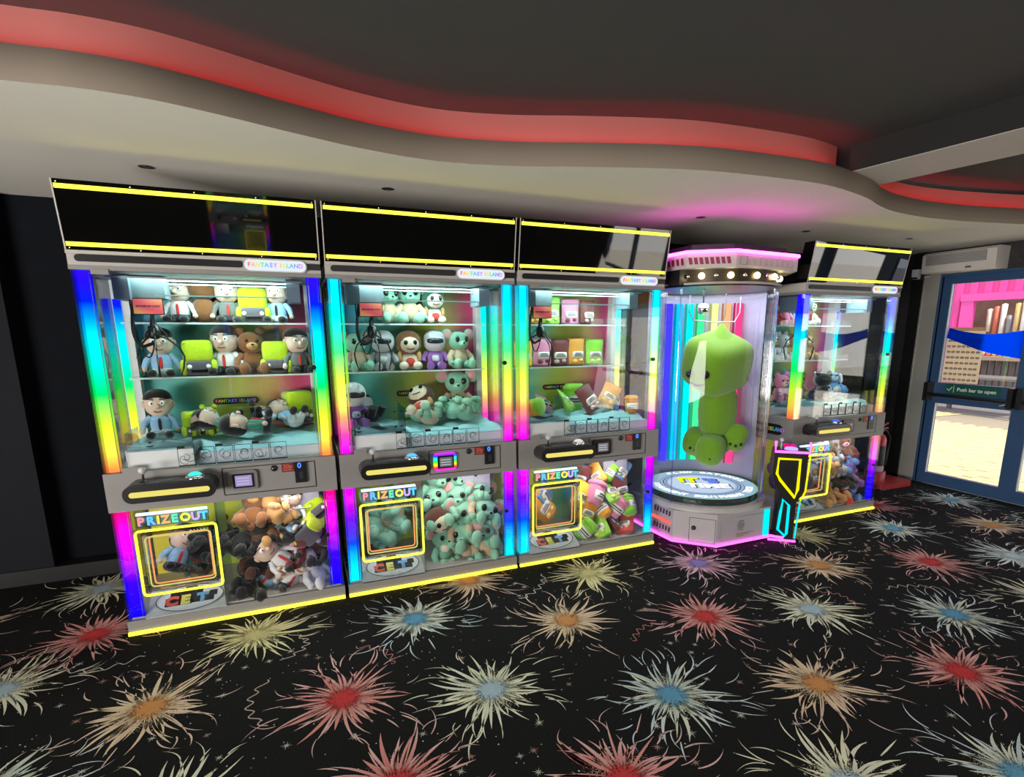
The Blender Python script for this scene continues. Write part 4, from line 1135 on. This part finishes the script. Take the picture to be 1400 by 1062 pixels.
def animal_parts(col, muz=None, ear='round', robe=None, bigeye=False, earcol=None):
    key = ('an', col, muz, ear, robe, bigeye)
    if key in PC: return PC[key]
    m = P_('col_%s' % col, COLS[col]); mz = P_('col_%s' % (muz or col), COLS[muz or col]); bm_ = P_('col_%s' % (robe or col), COLS[robe or col])
    ec = P_('col_%s' % (earcol or muz or col), COLS[earcol or muz or col])
    L = []
    L.append(('body', MB().ell((0, 0, .062), (.054, .046, .064), .9).mesh('body', bm_), []))
    for s in (-1, 1):
        L.append(('arm', MB().tube([(s * .045, -.005, .10), (s * .072, -.02, .07), (s * .075, -.038, .045)], [.02, .02, .017], 8).mesh('arm', bm_), [('paw', MB().ell((s * .076, -.045, .036), (.02, .018, .018), 1, 10, 6).mesh('paw', m))]))
        L.append(('leg', MB().tube([(s * .03, -.01, .025), (s * .045, -.06, .025)], [.028, .024], 8).mesh('leg', m), [('foot', MB().ell((s * .048, -.078, .032), (.026, .02, .033), .95, 10, 7).mesh('foot', m))]))
    hz = .165
    sub = [('muzzle', MB().ell((0, -.048, hz - .018), (.028, .022, .020), 1, 12, 7).mesh('muzzle', mz)), ('nose', MB().ell((0, -.070, hz - .010), (.008, .005, .006), 1, 8, 5).mesh('nose', BKd))]
    er = .0085 if not bigeye else .015
    for s in (-1, 1):
        sub.append(('eye', MB().ell((s * (.024 if not bigeye else .030), -.049 if not bigeye else -.046, hz + .010), (er, er * .6, er * (1 if not bigeye else 1.15)), 1, 10, 6).mesh('eye', BKd)))
        if ear == 'round':
            sub.append(('ear', MB().ell((s * .046, .0, hz + .055), (.023, .012, .023), 1, 10, 7).mesh('ear', m)))
        elif ear == 'big':
            sub.append(('ear', MB().ell((s * .076, .004, hz + .036), (.037, .010, .037), 1, 14, 7).mesh('ear', m)))
            sub.append(('ear_lining', MB().ell((s * .076, -.005, hz + .036), (.027, .004, .027), 1, 12, 6).mesh('ear_lining', P_('pink_lining', (.62, .30, .30)))))
        elif ear == 'flop':
            sub.append(('ear', MB().ell((s * .066, -.005, hz + .0), (.014, .022, .045), 1, 10, 8).mesh('ear', ec)))
    L.append(('head', MB().ell((0, 0, hz), (.064, .053, .056), .95, 18, 12).mesh('head', m), sub))
    PC[key] = L
    return L


COLS = {'brown': (.22, .085, .03), 'tan': (.50, .27, .10), 'cream': (.68, .58, .44), 'mint': (.22, .46, .33), 'beige': (.48, .36, .24), 'lime': (.55, .72, .03), 'dgreen': (.03, .12, .08), 'maroon': (.16, .03, .03),
        'grey': (.30, .30, .33), 'lgrey': (.58, .58, .62), 'black': (.015, .015, .018), 'white': (.72, .72, .74), 'pink': (.75, .25, .42), 'blue': (.12, .30, .62), 'orange': (.80, .32, .04), 'yellow': (.85, .60, .05),
        'green': (.28, .62, .06), 'red': (.55, .05, .04), 'purple': (.25, .10, .35), 'dbrown': (.09, .035, .02)}


def hooded_parts(hood, face, body):
    key = ('hood', hood, face, body)
    if key in PC: return PC[key]
    h = P_('col_' + hood, COLS[hood]); f = P_('col_' + face, COLS[face]); b_ = P_('col_' + body, COLS[body])
    L = [('body', MB().ell((0, 0, .05), (.052, .045, .052), .9).mesh('body', b_), [('bib', MB().ell((0, -.04, .045), (.028, .010, .026), .8, 10, 6).mesh('bib', P_('col_red', COLS['red'])))])]
    for s in (-1, 1):
        L.append(('foot', MB().ell((s * .04, -.045, .025), (.028, .03, .025), 1, 10, 7).mesh('foot', f), []))
        L.append(('wing', MB().ell((s * .055, -.01, .075), (.016, .022, .035), 1, 10, 7).mesh('wing', P_('col_tan', COLS['tan'])), []))
    hz = .155
    L.append(('head', MB().ell((0, .004, hz), (.075, .060, .072), .92, 18, 12).mesh('head', h), [
        ('face', MB().ell((0, -.022, hz - .006), (.058, .044, .052), .95, 16, 10).mesh('face', f)),
        ('eye', MB().ell((-.026, -.060, hz + .004), (.013, .006, .015), 1, 10, 6).mesh('eye', BKd)), ('eye', MB().ell((.026, -.060, hz + .004), (.013, .006, .015), 1, 10, 6).mesh('eye', BKd)),
        ('mouth', MB().tube([(-.022, -.058, hz - .030), (0, -.062, hz - .036), (.022, -.058, hz - .030)], .0035, 5).mesh('mouth', P_('brown_dark', (.12, .04, .03))))]))
    PC[key] = L
    return L


def astro_parts(suit):
    key = ('astro', suit)
    if key in PC: return PC[key]
    h = P_('col_lgrey', COLS['lgrey']); b_ = P_('col_' + suit, COLS[suit])
    L = [('body', MB().ell((0, 0, .055), (.05, .04, .058), .8).mesh('body', b_), [('chest_patch', MB().ell((0, -.037, .065), (.022, .006, .018), .6, 8, 6).mesh('chest_patch', h))])]
    for s in (-1, 1):
        L.append(('arm', MB().tube([(s * .042, 0, .095), (s * .07, -.01, .07), (s * .075, -.03, .045)], [.018, .018, .016], 8).mesh('arm', b_), []))
        L.append(('leg', MB().tube([(s * .028, -.01, .022), (s * .036, -.075, .022)], [.024, .024], 8).mesh('leg', b_), []))
    hz = .165
    L.append(('helmet', MB().ell((0, 0, hz), (.066, .060, .064), .88, 18, 12).mesh('helmet', h), [
        ('visor', MB().ell((0, -.030, hz + .002), (.052, .036, .022), .8, 16, 8).mesh('visor', mat('toy_visor', (.02, .02, .03), .25)))]))
    PC[key] = L
    return L


def car_parts(top='lime'):
    key = ('car', top)
    if key in PC: return PC[key]
    L = [('cabin', MB().ell((0, 0, .135), (.075, .06, .062), .35, 20, 12).mesh('cabin', P_('col_' + top, (.50, .68, .02))), [('roof_piping', MB().tube([(-.062, -.052, .178), (.062, -.052, .178), (.062, .052, .178), (-.062, .052, .178)], .006, 6, closed=True).mesh('roof_piping', P_('col_lime', COLS['lime'])))]),
         ('bonnet', MB().ell((0, -.01, .045), (.068, .065, .042), .45, 18, 10).mesh('bonnet', P_('charcoal', (.10, .09, .11))), [('grille', MB().box(-.04, .04, -.079, -.074, .02, .035).mesh('grille', BKd))])]
    for s in (-1, 1):
        L.append(('mudguard', MB().ell((s * .072, -.02, .045), (.020, .05, .045), .8, 12, 8).mesh('mudguard', P_('col_lime', COLS['lime'])), []))
        L.append(('headlamp', MB().ell((s * .045, -.075, .052), (.012, .006, .012), 1, 10, 6).mesh('headlamp', EW), []))
    PC[key] = L
    return L


def pouch_parts(col):
    key = ('pouch', col)
    if key in PC: return PC[key]
    m = mat('pouch_' + col, COLS[col], .45, var=.10, scale=20, sheen=.3)
    mb = MB(); N, M_ = 10, 10; vs = []
    for side in (-1, 1):
        for j in range(M_ + 1):
            for i in range(N + 1):
                u, v = i / N, j / M_
                bulge = .028 * (sin(pi * u) ** .6) * (1 - v) ** .45 if 0 < v else .030 * sin(pi * u) ** .6
                vs.append(((u - .5) * .115 * (1 + .03 * sin(9 * v)), side * max(bulge, .0012), v * .155))
    fs = []
    for s in range(2):
        o_ = s * (N + 1) * (M_ + 1)
        for j in range(M_):
            for i in range(N):
                a = o_ + j * (N + 1) + i; f = (a, a + 1, a + N + 2, a + N + 1); fs.append(f if s == 0 else f[::-1])
    fs += [(i + 1, i, (N + 1) * (M_ + 1) + i, (N + 1) * (M_ + 1) + i + 1) for i in range(N)]
    mb.add(vs, fs, 0, True)
    pr_ = [('label_patch', MB().ell((.0, -.0215, .062), (.040, .006, .020), .4, 12, 6).mesh('label_patch', mat('label_white', (.8, .78, .74), .6)))]
    txt = MB()
    rr = random.Random(3)
    for k_ in range(3): txt.box(-.03 + .004 * k_, .03 - .006 * k_, -.0295, -.0275, .054 + k_ * .008, .057 + k_ * .008)
    pr_.append(('label_print', txt.mesh('label_print', mat('label_ink', (.06, .05, .06), .6))))
    pr_.append(('fruit_patch', MB().ell((-.025, -.027, .026), (.018, .006, .012), 1, 10, 6).ell((.02, -.027, .03), (.014, .006, .010), 1, 10, 6).mesh('fruit_patch', P_('fruit_' + col, {'green': (.75, .65, .2), 'pink': (.2, .04, .06), 'orange': (.9, .6, .2), 'red': (.75, .5, .4), 'yellow': (.9, .8, .3), 'maroon': (.6, .45, .4)}.get(col, (.7, .6, .3))))))
    pr_.append(('seal', MB().box(-.0585, .0585, -.003, .003, .140, .156).mesh('seal', P_('seal_' + col, tuple(c * .8 for c in COLS[col])))))
    L = [('pouch_body', mb.mesh('pouch_body', m), pr_)]
    PC[key] = L
    return L


def pot_parts(col):
    key = ('pot', col)
    if key in PC: return PC[key]
    m = P_('col_' + col, COLS[col])
    L = [('pot_body', MB().lathe([(0, 0), (.04, .0), (.048, .008), (.055, .10), (.052, .112), (0, .115)], n=18).mesh('pot_body', m), [('label_band', MB().lathe([(.0515, .035), (.0545, .04), (.0575, .078), (.0545, .083)], n=18, a0=pi * 1.1, a1=pi * 1.9).mesh('label_band', mat('label_white', (.8, .78, .74)))),
          ('label_print', MB().lathe([(.0575, .048), (.058, .054)], n=10, a0=pi * 1.2, a1=pi * 1.8).lathe([(.058, .062), (.0585, .070)], n=10, a0=pi * 1.25, a1=pi * 1.7).mesh('label_print', mat('label_ink', (.06, .05, .06))))]),
         ('lid', MB().lathe([(0, .145), (.045, .142), (.058, .130), (.060, .115), (.05, .110)], n=18).mesh('lid', m), [])]
    PC[key] = L
    return L


def place(parts, name, label, cat, loc, rot=(0, 0, 0), s=1.0, group=None):
    t = thing(name, label, cat, loc, rot, group, s)
    for nm, me, subs in parts:
        o = link(nm, me, t)
        for sn, sm in subs: link(sn, sm, o)
    return t


ORD = ['first', 'second', 'third', 'fourth', 'fifth', 'sixth', 'seventh', 'eighth', 'ninth']
SH1, SH2 = 1.363, 1.668
KIND = {}


def toy(code):
    """code -> (parts, name, description)"""
    c = code.split(':')
    if c[0] == 'doll':
        return doll_parts(*c[1:4]), 'plush_doll', 'black haired %s shirted doll' % c[1]
    if c[0] == 'bear':
        return animal_parts(c[1], c[2] if len(c) > 2 else None), 'teddy_bear', '%s teddy bear' % CN(c[1])
    if c[0] == 'dog':
        return animal_parts(c[1], c[2] if len(c) > 2 else None, 'flop'), 'plush_dog', '%s plush dog' % CN(c[1])
    if c[0] == 'mouse':
        return animal_parts(c[1], c[1], 'big', c[2], True), 'plush_mouse', '%s plush mouse' % CN(c[1])
    if c[0] == 'owl': return hooded_parts(c[1], 'cream', 'cream'), 'plush_owl', '%s hooded plush owl' % CN(c[1])
    if c[0] == 'astro': return astro_parts(c[1]), 'plush_astronaut', '%s suited plush astronaut' % c[1]
    if c[0] == 'car': return car_parts(), 'plush_car', 'lime plush car'
    if c[0] == 'pouch': return pouch_parts(c[1]), 'plush_pouch', '%s plush snack pouch' % c[1]
    if c[0] == 'pot': return pot_parts(c[1]), 'plush_pot', '%s plush pot with lid' % c[1]


def CN(c): return {'dgreen': 'dark green', 'lgrey': 'pale grey', 'dbrown': 'dark brown', 'mint': 'mint green'}.get(c, c)


MN = ['leftmost machine', 'second machine', 'third machine', 'rightmost machine']
MX = [X1, X2, X3, X4]; MY = [D, D, D, Y4]


def shelf(mi, z, which, items, y=.47):
    for i, (code, x, ry, s) in enumerate(items):
        parts, nm, desc = toy(code)
        place(parts, nm, "%s, %s from left on %s's %s" % (desc, ORD[i], MN[mi], which), 'plush toy', (MX[mi] + x, MY[mi] + y + rnd.uniform(-.01, .01), z + .001), (0, 0, radians(ry)), s, 'plush toys on the %s of the %s' % (which, MN[mi]))


S_ = 1.05
shelf(0, SH2, 'upper shelf', [('doll:white:black:red', .355, -10, S_), ('bear:brown:brown', .475, 175, 1.15), ('doll:grey:black:red', .60, 5, S_), ('car', .735, 0, 1.05), ('doll:blue:white:black', .87, -15, S_)])
shelf(0, SH1, 'lower shelf', [('doll:blue:white:red', .23, 5, 1.12), ('car', .415, 8, 1.05), ('doll:white:black:red', .56, -14, 1.18), ('bear:brown:tan', .70, 10, 1.15), ('car', .83, 6, 1.0), ('doll:grey:black:red', .955, 22, 1.12)])
shelf(1, SH2, 'upper shelf', [('mouse:mint:beige', .40, 15, 1.1), ('mouse:mint:beige', .54, -5, 1.15), ('owl:dgreen', .70, 6, 1.05)])
shelf(1, SH1, 'lower shelf', [('mouse:mint:beige', .175, 20, 1.1), ('astro:grey', .35, -8, 1.15), ('owl:brown', .52, 0, 1.15), ('astro:purple', .70, -6, 1.15), ('mouse:mint:beige', .87, 14, 1.15)])
shelf(2, SH2, 'upper shelf', [('pouch:orange', .31, -15, 1.1), ('pouch:green', .44, 3, 1.3), ('pouch:pink', .61, -5, 1.2), ('pouch:maroon', .75, 12, 1.15)])
shelf(2, SH1, 'lower shelf', [('pouch:yellow', .22, -8, 1.2), ('pouch:pink', .37, 5, 1.3), ('pouch:maroon', .52, -10, 1.25), ('pouch:orange', .66, 8, 1.3), ('pouch:green', .82, -4, 1.25)])
shelf(3, SH2, 'upper shelf', [('bear:red:white', .16, 10, 1.0), ('bear:pink:white', .30, -10, .95), ('bear:blue:white', .44, 5, .95), ('dog:cream', .58, -8, 1.0)])
shelf(3, SH1, 'lower shelf', [('bear:white:yellow', .16, 0, 1.05), ('bear:lgrey:white', .30, 10, 1.05), ('dog:tan:cream', .44, -10, 1.05), ('bear:tan:cream', .58, 6, 1.05)])


def bed(mi, items):
    for i, (code, x, y, dz, rot, s) in enumerate(items):
        parts, nm, desc = toy(code)
        place(parts, nm, "%s, %s from left on %s's playfield" % (desc, ORD[i], MN[mi]), 'plush toy', (MX[mi] + x, MY[mi] + y, 1.012 + dz), tuple(radians(a) for a in rot), s, 'plush toys on the playfield of the %s' % MN[mi])


bed(0, [('doll:blue:white:black', .185, .45, 0, (0, 0, 5), 1.12), ('car', .36, .40, .0, (0, 0, 20), .75), ('bear:lime:cream', .44, .42, .0, (0, 0, -20), .75), ('doll:green:black:red', .60, .30, .05, (-70, 0, 80), 1.0),
        ('doll:white:black:red', .68, .40, .08, (-75, 20, -60), 1.05), ('doll:green:black:red', .78, .24, .05, (-80, 0, 95), 1.1), ('car', .93, .50, .02, (0, 0, 25), 1.1), ('doll:blue:white:red', .93, .33, .05, (-65, 0, 40), 1.05)])
bed(1, [('astro:purple', .13, .38, .0, (0, 0, 15), 1.25), ('astro:black', .27, .36, .04, (-60, 0, 30), 1.1), ('owl:dbrown', .56, .30, .05, (-50, -20, -25), 1.25), ('mouse:mint:beige', .62, .20, .04, (-85, 0, 20), 1.1),
        ('mouse:mint:mint', .74, .26, .06, (-80, 0, -30), 1.15), ('mouse:mint:beige', .85, .47, .03, (0, 0, -10), 1.35), ('mouse:mint:mint', .90, .22, .05, (-80, 0, 40), 1.2)])
bed(2, [('pot:green', .18, .38, .05, (80, 0, 40), 1.15), ('pot:orange', .28, .37, .05, (85, 0, -30), .95), ('pouch:pink', .40, .42, .02, (-50, 20, 20), 1.1), ('pouch:green', .55, .32, .03, (-40, 20, 40), 1.15),
        ('pot:green', .66, .50, .0, (0, 0, 0), 1.45), ('pouch:maroon', .74, .30, .02, (-20, -25, 20), 1.35), ('pouch:orange', .86, .36, .04, (-20, 30, -15), 1.25), ('pouch:blue', .95, .38, .02, (-30, 40, 10), 1.1), ('pot:orange', 1.0, .20, .0, (0, 0, 0), .9)])
bed(3, [('dog:cream', .14, .45, .0, (0, 0, 20), 1.0), ('bear:pink:cream', .22, .36, .0, (0, 0, -10), 1.05), ('bear:blue:white', .33, .40, .0, (0, 0, 10), 1.15), ('dog:white:cream', .44, .50, .0, (0, 0, 0), 1.1), ('bear:tan:cream', .52, .45, .0, (0, 0, -20), 1.05),
        ('bear:black:white', .60, .25, .0, (0, 0, 160), 1.1), ('bear:white', .70, .25, .02, (-30, 0, 30), 1.1), ('dog:blue:white', .80, .28, .02, (-30, 0, -30), 1.1)])


def pile(mi, rows, top=4):
    names = ['bottom', 'second', 'third', 'top']
    for r_, row in enumerate(rows):
        for i, (code, s) in enumerate(row):
            parts, nm, desc = toy(code)
            n_ = len(row); x = (.565 + (.44 * (i + .5) / n_)) if mi == 1 else (.545 + (.47 * (i + .5) / n_)) + (.03 if r_ % 2 else -.02) + rnd.uniform(-.012, .012)
            y = .10 + .045 * r_ + rnd.uniform(-.02, .03); z = .13 + r_ * .125 + rnd.uniform(-.01, .01)
            k2 = .45 if mi == 1 else 1.0
            rot = (radians(rnd.uniform(-60, 10) * k2), radians(rnd.uniform(-50, 50) * k2), radians(rnd.uniform(-60, 60) * k2))
            # keep the toy's middle at the grid place
            cvec = Euler(rot).to_matrix() @ Vector((0, 0, .10 * s if nm not in ('plush_pouch', 'plush_pot') else .075 * s))
            if mi == 1: s *= .88; z += .02; y += .035
            place(parts, nm, "%s, %s from left in %s row of %s's bin" % (desc, ORD[i], names[r_], MN[mi]), 'plush toy', (MX[mi] + x - cvec.x, MY[mi] + y + .03 - cvec.y, z + .03 - cvec.z), rot, s, 'plush toys heaped in the lower bin of the %s' % MN[mi])


pile(0, [[('bear:black', 1.2), ('doll:blue:white:red', 1.15), ('doll:white:black:red', 1.05), ('bear:lgrey:grey', 1.2)],
         [('bear:dbrown:brown', 1.2), ('doll:white:black:red', 1.15), ('bear:maroon:pink', 1.1), ('bear:black:grey', 1.1)],
         [('bear:black:brown', 1.25), ('bear:tan:brown', 1.1), ('doll:blue:black:red', 1.05), ('car', 1.05)],
         [('bear:brown:tan', 1.2), ('bear:tan:tan', 1.05), ('doll:white:black:red', .95), ('car', .95)]])
pile(1, [[('mouse:mint:mint', 1.35), ('mouse:mint:beige', 1.5), ('mouse:mint:beige', 1.3)],
         [('owl:dbrown', 1.5), ('mouse:mint:beige', 1.75), ('mouse:mint:beige', 1.7)],
         [('mouse:mint:mint', 1.5), ('mouse:mint:mint', 1.5), ('mouse:mint:beige', 1.65)],
         [('mouse:mint:mint', 1.6), ('mouse:mint:beige', 1.35), ('mouse:mint:mint', 1.1)]])
pile(2, [[('pot:green', 1.2), ('pouch:green', 1.2), ('pouch:maroon', 1.15), ('pouch:red', 1.1)],
         [('pouch:orange', 1.2), ('pot:orange', 1.1), ('pot:pink', 1.15), ('pot:green', 1.1)],
         [('pouch:yellow', 1.2), ('pot:pink', 1.35), ('pouch:green', 1.4), ('pouch:maroon', 1.3)],
         [('pouch:maroon', 1.1), ('pouch:orange', 1.1), ('pot:green', 1.0), ('pouch:blue', 1.1)]])
pile(3, [[('bear:tan:cream', 1.2), ('bear:tan:cream', 1.3), ('bear:red:white', 1.1), ('dog:blue:lgrey', 1.1)],
         [('dog:tan:cream', 1.2), ('bear:black:white', 1.1), ('bear:black:cream', 1.2), ('bear:purple:pink', 1.1)],
         [('bear:white', 1.1), ('dog:tan:tan', 1.4), ('dog:grey:lgrey', 1.2), ('bear:blue:pink', 1.1)],
         [('bear:white:lgrey', 1.2), ('bear:dbrown:tan', 1.1), ('bear:maroon:pink', 1.1)]])


def chute(mi, items):
    for i, (code, x, z, rot, s) in enumerate(items):
        parts, nm, desc = toy(code)
        place(parts, nm, "%s, %s from left, behind %s's prize door" % (desc, ORD[i], MN[mi]), 'plush toy', (MX[mi] + x, MY[mi] + .30, z), tuple(radians(a) for a in rot), s, 'plush toys behind the prize door of the %s' % MN[mi])


chute(0, [('doll:blue:black:red', .17, .22, (-20, 30, 20), 1.2), ('bear:black:dgreen', .28, .30, (-40, 60, 0), 1.3), ('doll:green:black:red', .36, .20, (-60, -40, 30), 1.2)])
chute(1, [('mouse:mint:mint', .17, .22, (-20, 30, 20), 1.5), ('mouse:mint:beige', .28, .34, (-40, 60, 0), 1.4), ('mouse:mint:mint', .37, .22, (-60, -40, 30), 1.5)])
chute(2, [('pouch:green', .17, .26, (-20, 30, 20), 1.4), ('pouch:blue', .28, .34, (-40, 60, 0), 1.4), ('pouch:orange', .37, .24, (-20, -40, 30), 1.5)])
chute(3, [('bear:purple:pink', .20, .22, (-20, 30, 20), 1.2), ('dog:grey', .33, .22, (-10, -20, 0), 1.3)])

# giant green plush in the round machine
G1 = P_('giant_lime', (.16, .33, .02))
gp = thing('giant_plush', 'giant plain lime green plush with square head hanging upright in the round machine', 'plush toy', (CX + .08, CY, .44))
GM = Matrix.Rotation(radians(-40.6), 3, 'Z') @ Matrix.Rotation(radians(26), 3, 'X') @ Matrix.Rotation(radians(6), 3, 'Y') @ Matrix.Rotation(radians(45), 3, 'Z')
hd_ = MB().ell((0, 0, 0), (.225, .225, .215), .5, 36, 22, rot=GM.to_euler())
hd_.lathe([(.12, .19), (.06, .245), (.018, .30), (.0, .315)], (.03, 0, 0), 14)
h_ = hd_.build('head', G1, gp); h_.location = (-.02, -.02, .93)
tc_, lc_ = Vector((-.65, -.76, 0)), Vector((-.76, .65, 0))
def hp(l, t, z): q_ = lc_ * l + tc_ * t; return (q_.x, q_.y, z)
for l, t_ in ((.20, .155), (.075, .245)): MB().ell(hp(l, t_, -.08), (.028, .028, .032)).build('eye', BKd, h_)
MB().tube([hp(.19, .150, -.145), hp(.16, .168, -.165), hp(.12, .188, -.170), hp(.08, .200, -.155)], .008, 6).build('mouth', BKd, h_)
MB().ell((0, 0, 0), (.155, .13, .25), .8, 22, 14).build('body', G1, gp).location = (.04, .0, .55)
for l, t_, z, r_ in ((.03, .12, .235, (.115, .115, .125)), (.15, -.02, .27, (.10, .10, .12)), (-.16, .02, .33, (.085, .09, .115)), (-.05, -.12, .28, (.10, .10, .12))):
    q_ = lc_ * l + tc_ * t_
    f_ = MB().ell((0, 0, 0), r_, .7, 16, 10, rot=(.25, .3 * (1 if l < 0 else -1), .5)).build('foot', G1, gp); f_.location = (q_.x + .03, q_.y, z)
    for k_ in (-1, 0, 1):
        p_ = Vector(tc_) * (.098 - .012 * abs(k_)) + lc_ * (.04 * k_)
        MB().ell((p_.x, p_.y, -.055 + .012 * abs(k_)), (.010, .010, .012), .6, 8, 6).build('toe', BKd, f_)
MB().tube([(.0, 0, 1.20), (.01, -.05, 1.30), (-.02, -.08, 1.46)], .004, 6).build('hanging_cord', M_steel, gp)

# ------------------------------------------------------------------ wall mural between third and round machine, seen through glass
mu = thing('wall_graphic', 'large printed wall graphic with rounded letters behind the round machine', 'wall graphic', (2.62, YB, 1.2))
B(-.75, .75, -.03, -.001, -1.05, 1.0).build('panel', mat('mural_grey', (.40, .39, .38), .5, var=.15, scale=3), mu)
B(-.1, .55, -.036, -.03, .68, .93).build('orange_band', mat('mural_orange', (.85, .28, .08), .5, var=.3, scale=9), mu)
B(.10, .55, -.036, -.03, -.22, -.08).build('violet_band', mat('mural_violet', (.30, .28, .60), .5), mu)
B(.10, .55, -.0365, -.03, -.50, -.40).build('magenta_band', mat('mural_magenta', (.60, .10, .40), .5), mu)
B(.085, .14, -.037, -.03, -.9, .66).build('dark_stroke', M_black, mu)
MB().extr([(.20, -.036, .62), (.42, -.036, .62), (.42, -.036, .54), (.30, -.036, .40), (.20, -.036, .40), (.32, -.036, .55), (.20, -.036, .55)], (0, .005, 0)).build('blue_stroke', mat('mural_blue', (.25, .38, .60), .5), mu)
def arcband(c, r0, r1, a0, a1, m, y, nm):
    N = 20; vs = [(c[0] + r * cos(a0 + (a1 - a0) * k_ / N), y, c[1] + r * sin(a0 + (a1 - a0) * k_ / N)) for k_ in range(N + 1) for r in (r0, r1)]
    MB().add(vs, [(2 * k_, 2 * k_ + 1, 2 * k_ + 3, 2 * k_ + 2) for k_ in range(N)]).build(nm, m, mu)
arcband((.14, .22), .12, .17, -.9, 1.75, mat('mural_green', (.35, .70, .04), .5), -.040, 'green_letter')
arcband((.30, .12), .07, .12, -3.3, .2, M_black, -.038, 'dark_letter')
arcband((.30, .16), .03, .075, -3.3, .2, mat('mural_olive', (.40, .38, .12), .5), -.039, 'olive_letter')

# ------------------------------------------------------------------ fire extinguisher on red stand
EX, EY = 5.72, 3.80
t = thing('extinguisher_stand', 'red floor stand under the fire extinguisher beside the doors', 'stand', (EX, EY, 0))
M_redp = mat('red_plastic', (.42, .035, .035), .4)
MB().rrect(-.27, .24, -.2, .2, 0, .045, .09, 6).build('tray', M_redp, t)
for o_ in t.children: o_.rotation_euler = (-pi / 2, 0, 0); o_.location = (0, 0, .045); o_.matrix_local = Matrix(((1, 0, 0, 0), (0, 0, 1, 0), (0, 1, 0, 0), (0, 0, 0, 1)))
MB().lathe([(.10, 0), (.10, .11), (.085, .115), (.085, .05), (0, .05)], (-.13, 0, .045), 22).build('cup', M_redp, t)
t = thing('fire_extinguisher', 'red fire extinguisher with black label band standing right of rightmost machine', 'extinguisher', (EX - .13, EY, .096))
MB().lathe([(0, 0), (.07, .0), (.074, .01), (.074, .40), (.06, .44), (.025, .465), (.022, .49), (0, .49)], n=22).build('cylinder', mat('gloss_red', (.45, .02, .02), .25), t)
MB().lathe([(.0755, .13), (.0755, .34)], n=22).build('label_band', mat('label_black', (.02, .02, .025), .4), t)
MB().lathe([(.0755, .06), (.0755, .12)], n=22).build('white_band', mat('label_pale', (.5, .4, .4), .5), t)
MB().tube([(0, 0, .49), (.02, 0, .51), (.09, -.02, .52)], .010, 6).tube([(0, 0, .50), (.02, 0, .53), (.085, -.02, .575)], .009, 6).build('handle', mat('handle_red', (.5, .1, .1), .3), t)
MB().tube([(-.01, 0, .50), (.05, -.04, .50), (.10, -.05, .42), (.09, -.05, .28), (.085, -.04, .12)], .010, 8).build('hose', M_black, t)
MB().lathe([(0, .004), (.014, .004), (.014, 0)], (.0, -.03, .495), 10).build('gauge', M_chrome, t)
